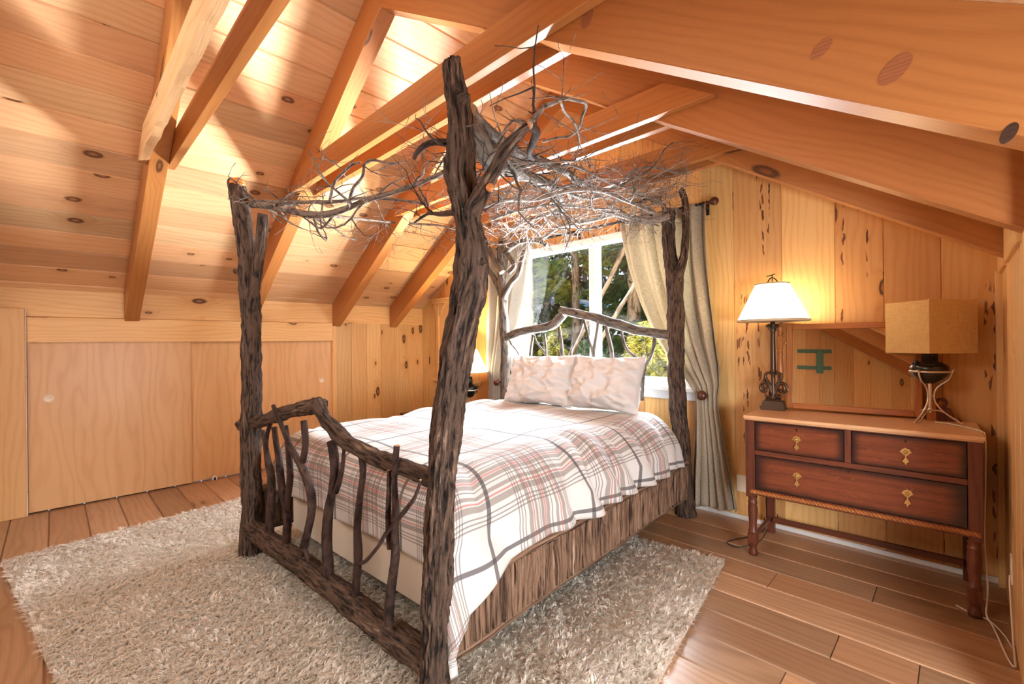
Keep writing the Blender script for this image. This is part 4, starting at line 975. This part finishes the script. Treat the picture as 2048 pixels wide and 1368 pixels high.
for x,s in ((-1.33,1),(-3.80,-1)):
    mb=MB(); mb.lathe([(.013,-.01),(.016,0),(.010,.008),(.012,.018),(.024,.032),(.031,.050),(.028,.068),(.014,.080),(.001,.084)],(x,YC,rz_),20,axis=V((s,0,0))); mb.build('finial',KNOB,rod)
for x in (-1.36,-2.55,-3.74):
    mb=MB(); mb.box(x-.008,x+.008,YC,3.498,rz_-.03,rz_-.012,axis='y',bev=.002); mb.box(x-.012,x+.012,3.488,3.499,rz_-.07,rz_+.02,axis='z',bev=.002); mb.lathe([(.012,-.010),(.015,-.010),(.015,.010),(.012,.010)],(x,YC,rz_-.003),14,axis=V((1,0,0))); mb.build('bracket',IRON,rod)
for p,l in ((aty(1404,791,3.335),'round dark wood holdback knob on the dresser-side curtain'),(aty(993,765,3.335),'round dark wood holdback knob on the nightstand-side curtain')):
    mb=MB(); mb.lathe([(.014,.16),(.014,.155),(.007,.150),(.007,.03),(.018,.024),(.030,.016),(.036,.002),(.034,-.014),(.022,-.026),(.002,-.030)],p,22,axis=V((0,1,0))); tag(mb.build('curtain_holdback',KNOB,loc=p),l,'holdback','curtain holdbacks')
#@@SMALL
mb=MB(); p=V((XR,2.94,.285)); mb.box(XR-.007,XR,2.905,2.975,.225,.345,axis='z',bev=.003); 
for z in (.262,.308): mb.box(XR-.0085,XR-.006,2.925,2.955,z-.014,z+.014,bev=.001)
tag(mb.build('wall_outlet',CREAM,loc=p),'cream outlet plate low on the side wall past the dresser','outlet','outlets')
mb=MB(); mb.box(-1.175,-1.105,3.491,3.4995,.20,.32,axis='z',bev=.003); 
for z in (.238,.282): mb.box(-1.155,-1.125,3.489,3.492,z-.014,z+.014,bev=.001)
tag(mb.build('wall_outlet',CREAM,loc=(-1.14,3.495,.26)),'pale outlet plate beside the curtain at the dresser edge','outlet','outlets')
mb=MB(); mb.tube(spline([lc+V((-.05,.06,.004)),(-.96,3.40,.852),(-.975,3.445,.845),(-.975,3.46,.6),(-.97,3.46,.2),(-.965,3.42,.02),(-.99,3.25,.006),(-1.06,3.08,.007),(-1.07,3.00,.010),(-.99,2.96,.02),(-.915,3.02,.05),(-.925,3.2,.015),(-.95,3.44,.02)],None,.02),.0035,7)
mb.build('cord',CORDB,L1,label='black lamp cord looping on the floor by the dresser leg')
mb=MB(); q=at(427,958,(0,0,0),(0,0,1)); mb.box(-5.16,-5.125,q.y-.02,q.y+.02,0,.028,bev=.002); mb.box(-5.145,-5.125,q.y-.012,q.y+.012,.0,.04,bev=.002); tag(mb.build('door_guide',WHITE,loc=(-5.14,q.y,0)),'small white plastic floor guide at the sliding doors','door guide')
# green strap latch on the front wall (seen in the mirror)
gl=thing('strap_hinge','green painted iron strap hinges on the boards opposite the dresser','hinge',(-.68,YF,1.7))
for z in (1.855,1.595):
    mb=MB(); mb.box(-.90,-.45,YF,YF+.012,z-.028,z+.028,bev=.003); mb.build('strap',GREEN,gl)
mb=MB(); mb.box(-.645,-.555,YF+.012,YF+.024,1.51,1.88,axis='z',bev=.003); mb.build('bar',GREEN,gl)
# unseen window frame added around the side fill light, beside the camera
fr=MB()
for q in ((.20,1.60,1.24,1.30),(.20,1.60,.56,.62),(.20,.26,.56,1.30),(1.54,1.60,.56,1.30)): fr.box(XO-.03,XO-.002,q[0],q[1],q[2],q[3],axis='y',bev=.004)
w2=struct(fr.build('side_fill_frame',WHITE,loc=(XO-.015,.9,.93)),'low white side window beside the camera'); ORG[w2.name]=V((XO-.015,.9,.93))

#@@OUTSIDE
def leafm(name,a,b):
    g=G(name); tr,tg,tb=g.tint(); c=g.mix(tr,a,b); g.bsdf(Base_Color=c,Roughness=.6); g.b.inputs['Specular IOR Level'].default_value=.2
    t=g.n('BsdfTranslucent'); g.set(t.inputs[0],c); mx=g.n('MixShader'); mx.inputs[0].default_value=.3
    g.nt.links.new(g.b.outputs[0],mx.inputs[1]); g.nt.links.new(t.outputs[0],mx.inputs[2]); g.nt.links.new(mx.outputs[0],g.out.inputs[0]); return g.m
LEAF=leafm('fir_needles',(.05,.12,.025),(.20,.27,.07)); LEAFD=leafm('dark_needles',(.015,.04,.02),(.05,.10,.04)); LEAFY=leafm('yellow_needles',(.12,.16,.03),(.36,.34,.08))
TRUNK=bark('trunk_bark',(.04,.035,.03),(.16,.14,.12),(.32,.29,.26),us=4,vs=20)
BIRCH=bark('pale_trunk',(.35,.33,.30),(.62,.60,.57),(.80,.79,.76),us=4,vs=10)
def conifer(seed,h,r,mat,z0f=.12,dens=1.0):
    rs=np.random.RandomState(seed); vs=[];tt=[]
    nbr=int(85*dens)
    for k in range(nbr):
        f=rs.uniform(z0f,.99); z=h*f; L=r*(1-f)**.8*rs.uniform(.7,1.15)+.1; a=rs.uniform(0,2*PI)
        d=np.array([math.cos(a),math.sin(a),-.18+rs.normal(0,.1)]); sd=np.array([-math.sin(a),math.cos(a),0])
        n=int(30+70*L/r*1.6)
        tpos=rs.uniform(.12,1,n)**.8; off=rs.normal(0,.16,n)*L*(1.15-tpos)*1.0
        p=np.array([0,0,z])+d*(tpos*L)[:,None]+sd*off[:,None]+np.array([0,0,1])*(-.10*L*tpos**2+rs.normal(0,.05,n)-.06*np.abs(off))[:,None]
        dirs=d*rs.uniform(.5,1,n)[:,None]+sd*np.sign(off)[:,None]*rs.uniform(.2,.9,n)[:,None]+np.array([0,0,1])*rs.normal(-.25,.3,n)[:,None]
        dirs/=np.linalg.norm(dirs,axis=1)[:,None]
        w=np.cross(dirs,rs.normal(0,1,(n,3))); w/=np.linalg.norm(w,axis=1)[:,None]
        l=rs.uniform(.12,.26,n)[:,None]*h/7; ww=rs.uniform(.018,.04,n)[:,None]*h/7
        vs.append(np.stack([p-w*ww,p+dirs*l*.5-w*ww*1.3,p+dirs*l,p+dirs*l*.5+w*ww*1.3],1).reshape(-1,3)); tt.append(np.full(n,rs.uniform())*.6+rs.uniform(0,.4,n))
    v=np.concatenate(vs).astype(np.float32); t=np.concatenate(tt); nf=len(t)
    me=bpy.data.meshes.new('foliage'); me.vertices.add(len(v)); me.vertices.foreach_set('co',v.ravel())
    me.loops.add(nf*4); me.loops.foreach_set('vertex_index',np.arange(nf*4,dtype=np.int32)); me.polygons.add(nf); me.polygons.foreach_set('loop_start',np.arange(nf,dtype=np.int32)*4)
    me.update(calc_edges=True); tc=np.ones((nf,4),dtype=np.float32); tc[:,0]=t; me.attributes.new('tint','FLOAT_COLOR','FACE').data.foreach_set('color',tc.ravel()); me.materials.append(mat)
    return me
GZ=-.6
def ground(x,y): return GZ+max(0,(y-6))*.075
FOL={}
def tree(x,y,h,r,mat,seed,label,dens=1.0,z0f=.12):
    key=(seed,mat.name)
    if key not in FOL: FOL[key]=conifer(seed,h,r,mat,z0f,dens)
    t=thing('fir_tree',label,'tree',(x,y,ground(x,y)),'far tree line outside' if y>=28 else 'trees outside the window')
    o=bpy.data.objects.new('foliage',FOL[key]); COL.objects.link(o); o.parent=t
    mb=MB(); b=V((x,y,ground(x,y)-.1)); mb.tube([b,b+V((0,0,h*.5)),b+V((0,0,h))],[h*.016,h*.010,h*.002],10,0,None,.01,8,2); mb.build('trunk',TRUNK,t)
mb=MB(); n=24
Pg=[[V((lerp(-32,12,i/n),lerp(3.8,34,j/n),ground(0,lerp(3.8,34,j/n))+.12*noise.noise(V((i*.7,j*.7,1))))) for j in range(n+1)] for i in range(n+1)]
mb.grid(Pg,[[(p.x,p.y) for p in row] for row in Pg]); struct(mb.build('ground',plain('forest_floor',(.16,.13,.09),.95)))
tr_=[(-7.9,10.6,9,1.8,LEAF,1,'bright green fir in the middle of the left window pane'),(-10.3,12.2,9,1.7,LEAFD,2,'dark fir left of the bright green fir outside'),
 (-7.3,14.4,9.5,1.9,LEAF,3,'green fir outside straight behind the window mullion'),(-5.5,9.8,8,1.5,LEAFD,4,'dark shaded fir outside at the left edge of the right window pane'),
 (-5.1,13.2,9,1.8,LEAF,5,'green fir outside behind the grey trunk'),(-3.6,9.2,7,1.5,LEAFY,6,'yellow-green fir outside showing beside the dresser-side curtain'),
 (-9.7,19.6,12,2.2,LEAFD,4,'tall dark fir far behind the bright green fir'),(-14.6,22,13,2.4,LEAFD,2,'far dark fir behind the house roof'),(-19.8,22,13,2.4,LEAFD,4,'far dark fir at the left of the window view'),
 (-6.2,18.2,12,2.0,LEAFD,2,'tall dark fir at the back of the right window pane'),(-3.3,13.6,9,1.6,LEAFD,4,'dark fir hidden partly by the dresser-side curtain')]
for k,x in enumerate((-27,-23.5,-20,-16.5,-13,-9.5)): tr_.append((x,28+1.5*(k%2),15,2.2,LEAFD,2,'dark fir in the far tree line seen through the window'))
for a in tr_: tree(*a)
def trunk(nm,p0,p1,r0,r1,mat,label,cat='tree trunk'):
    mb=MB(); P,R=spline([p0,(V(p0)+V(p1))/2+V((.04,0,.02)),p1],[r0,(r0+r1)/2,r1],.1); mb.tube(P,R,14,0,None,r0*.12,12,2,r0*.15); tag(mb.build(nm,mat,loc=p0),label,cat,'trunks outside the window')
trunk('tree_trunk',(-5.45,9.4,-.4),(-5.25,9.4,7.0),.17,.13,TRUNK,'grey upright trunk outside the right window pane')
trunk('tree_trunk',(-8.3,8.9,-.5),(-8.25,8.9,7.0),.18,.16,BIRCH,'pale sunlit trunk outside the left edge of the window')
trunk('leaning_trunk',(-6.6,8.2,.5),(-4.1,8.2,4.4),.06,.04,TRUNK,'thin dead trunk leaning across the right window pane, upper one')
trunk('leaning_trunk',(-6.1,8.0,.3),(-3.4,8.0,4.0),.05,.035,TRUNK,'thin dead trunk leaning across the right window pane, lower one')
tree(-6.9,8.5,2.2,.9,LEAFY,9,'low yellow-green sapling outside below the window mullion',.8,.02)
tree(-4.45,8.2,2.2,.85,LEAFY,10,'low yellow-green sapling outside near the dresser-side post',.8,.02)
tree(-5.75,8.2,1.9,.7,LEAFD,12,'low dark sapling outside beside the grey trunk',.8,.02)
hs=thing('house','neighbouring pale house with a snow-blue metal roof among the trees','house',(-13.5,15.5,.1))
HW_=plain('pale_siding',(.60,.57,.55),.8); HR_=plain('blue_metal_roof',(.25,.42,.62),.35)
mb=MB(); mb.box(-17,-11.9,14.5,18.5,-.2,3.15); mb.build('wall',HW_,hs)
mb=MB(); mb.prism([(-17.6,14.0,3.75),(-11.2,14.0,2.75),(-11.2,14.0,2.93),(-17.6,14.0,3.95)],(0,5,0),'x'); mb.build('roof',HR_,hs)
mb=MB(); mb.box(-12.6,-12.1,14.47,14.52,1.3,2.7); mb.build('window',IRON,hs)
#@@LIGHTS
w=bpy.data.worlds.new('world'); sc.world=w; w.use_nodes=True
bg=w.node_tree.nodes['Background']; bg.inputs[0].default_value=(.72,.84,1.0,1); bg.inputs[1].default_value=.9
def light(name,typ,loc,energy,col,aim=None,**k):
    l=bpy.data.lights.new(name,typ); l.energy=energy; l.color=col
    for a,b in k.items(): setattr(l,a,b)
    o=bpy.data.objects.new(name,l); COL.objects.link(o); o.location=loc
    if aim is not None: o.rotation_euler=(V(aim)-V(loc)).to_track_quat('-Z','Y').to_euler()
    return o
light('sun','SUN',(0,-5,10),1.5,(1,.93,.80),aim=(-5.5,6,0),angle=.01)
light('sky_daylight','AREA',(-3.0,7.2,4.4),3300,(.80,.90,1.0),aim=(-2.6,2.6,1.2),shape='RECTANGLE',size=6.5,size_y=1.9)
light('ground_daylight','AREA',(-2.7,6.0,-.15),6800,(.88,.94,1.0),aim=(-2.5,3.0,1.75),shape='RECTANGLE',size=7.0,size_y=.9)
light('side_fill','AREA',(XO-.035,.9,.93),95,(.90,.95,1.0),aim=(-1.2,1.7,-.1),shape='RECTANGLE',size=1.2,size_y=.6)  # added fill from the right front, set in the made-up frame
light('dresser_lamp_bulb','POINT',tuple(lc+V((0,0,.70))),130,(1,.78,.47),shadow_soft_size=.035)
light('nightstand_lamp_bulb','POINT',tuple(nc+V((0,0,.68))),70,(1,.78,.47),shadow_soft_size=.035)
light('front_fill','AREA',(-2.2,-1.3,2.7),40,(1,.95,.9),aim=(-2.3,2.0,1.0),shape='RECTANGLE',size=2.2,size_y=.8)  # added fill from the front end of the room, no fixture there
sc.view_settings.view_transform='Standard'; sc.view_settings.look='None'; sc.view_settings.gamma=1; sc.view_settings.exposure=.55
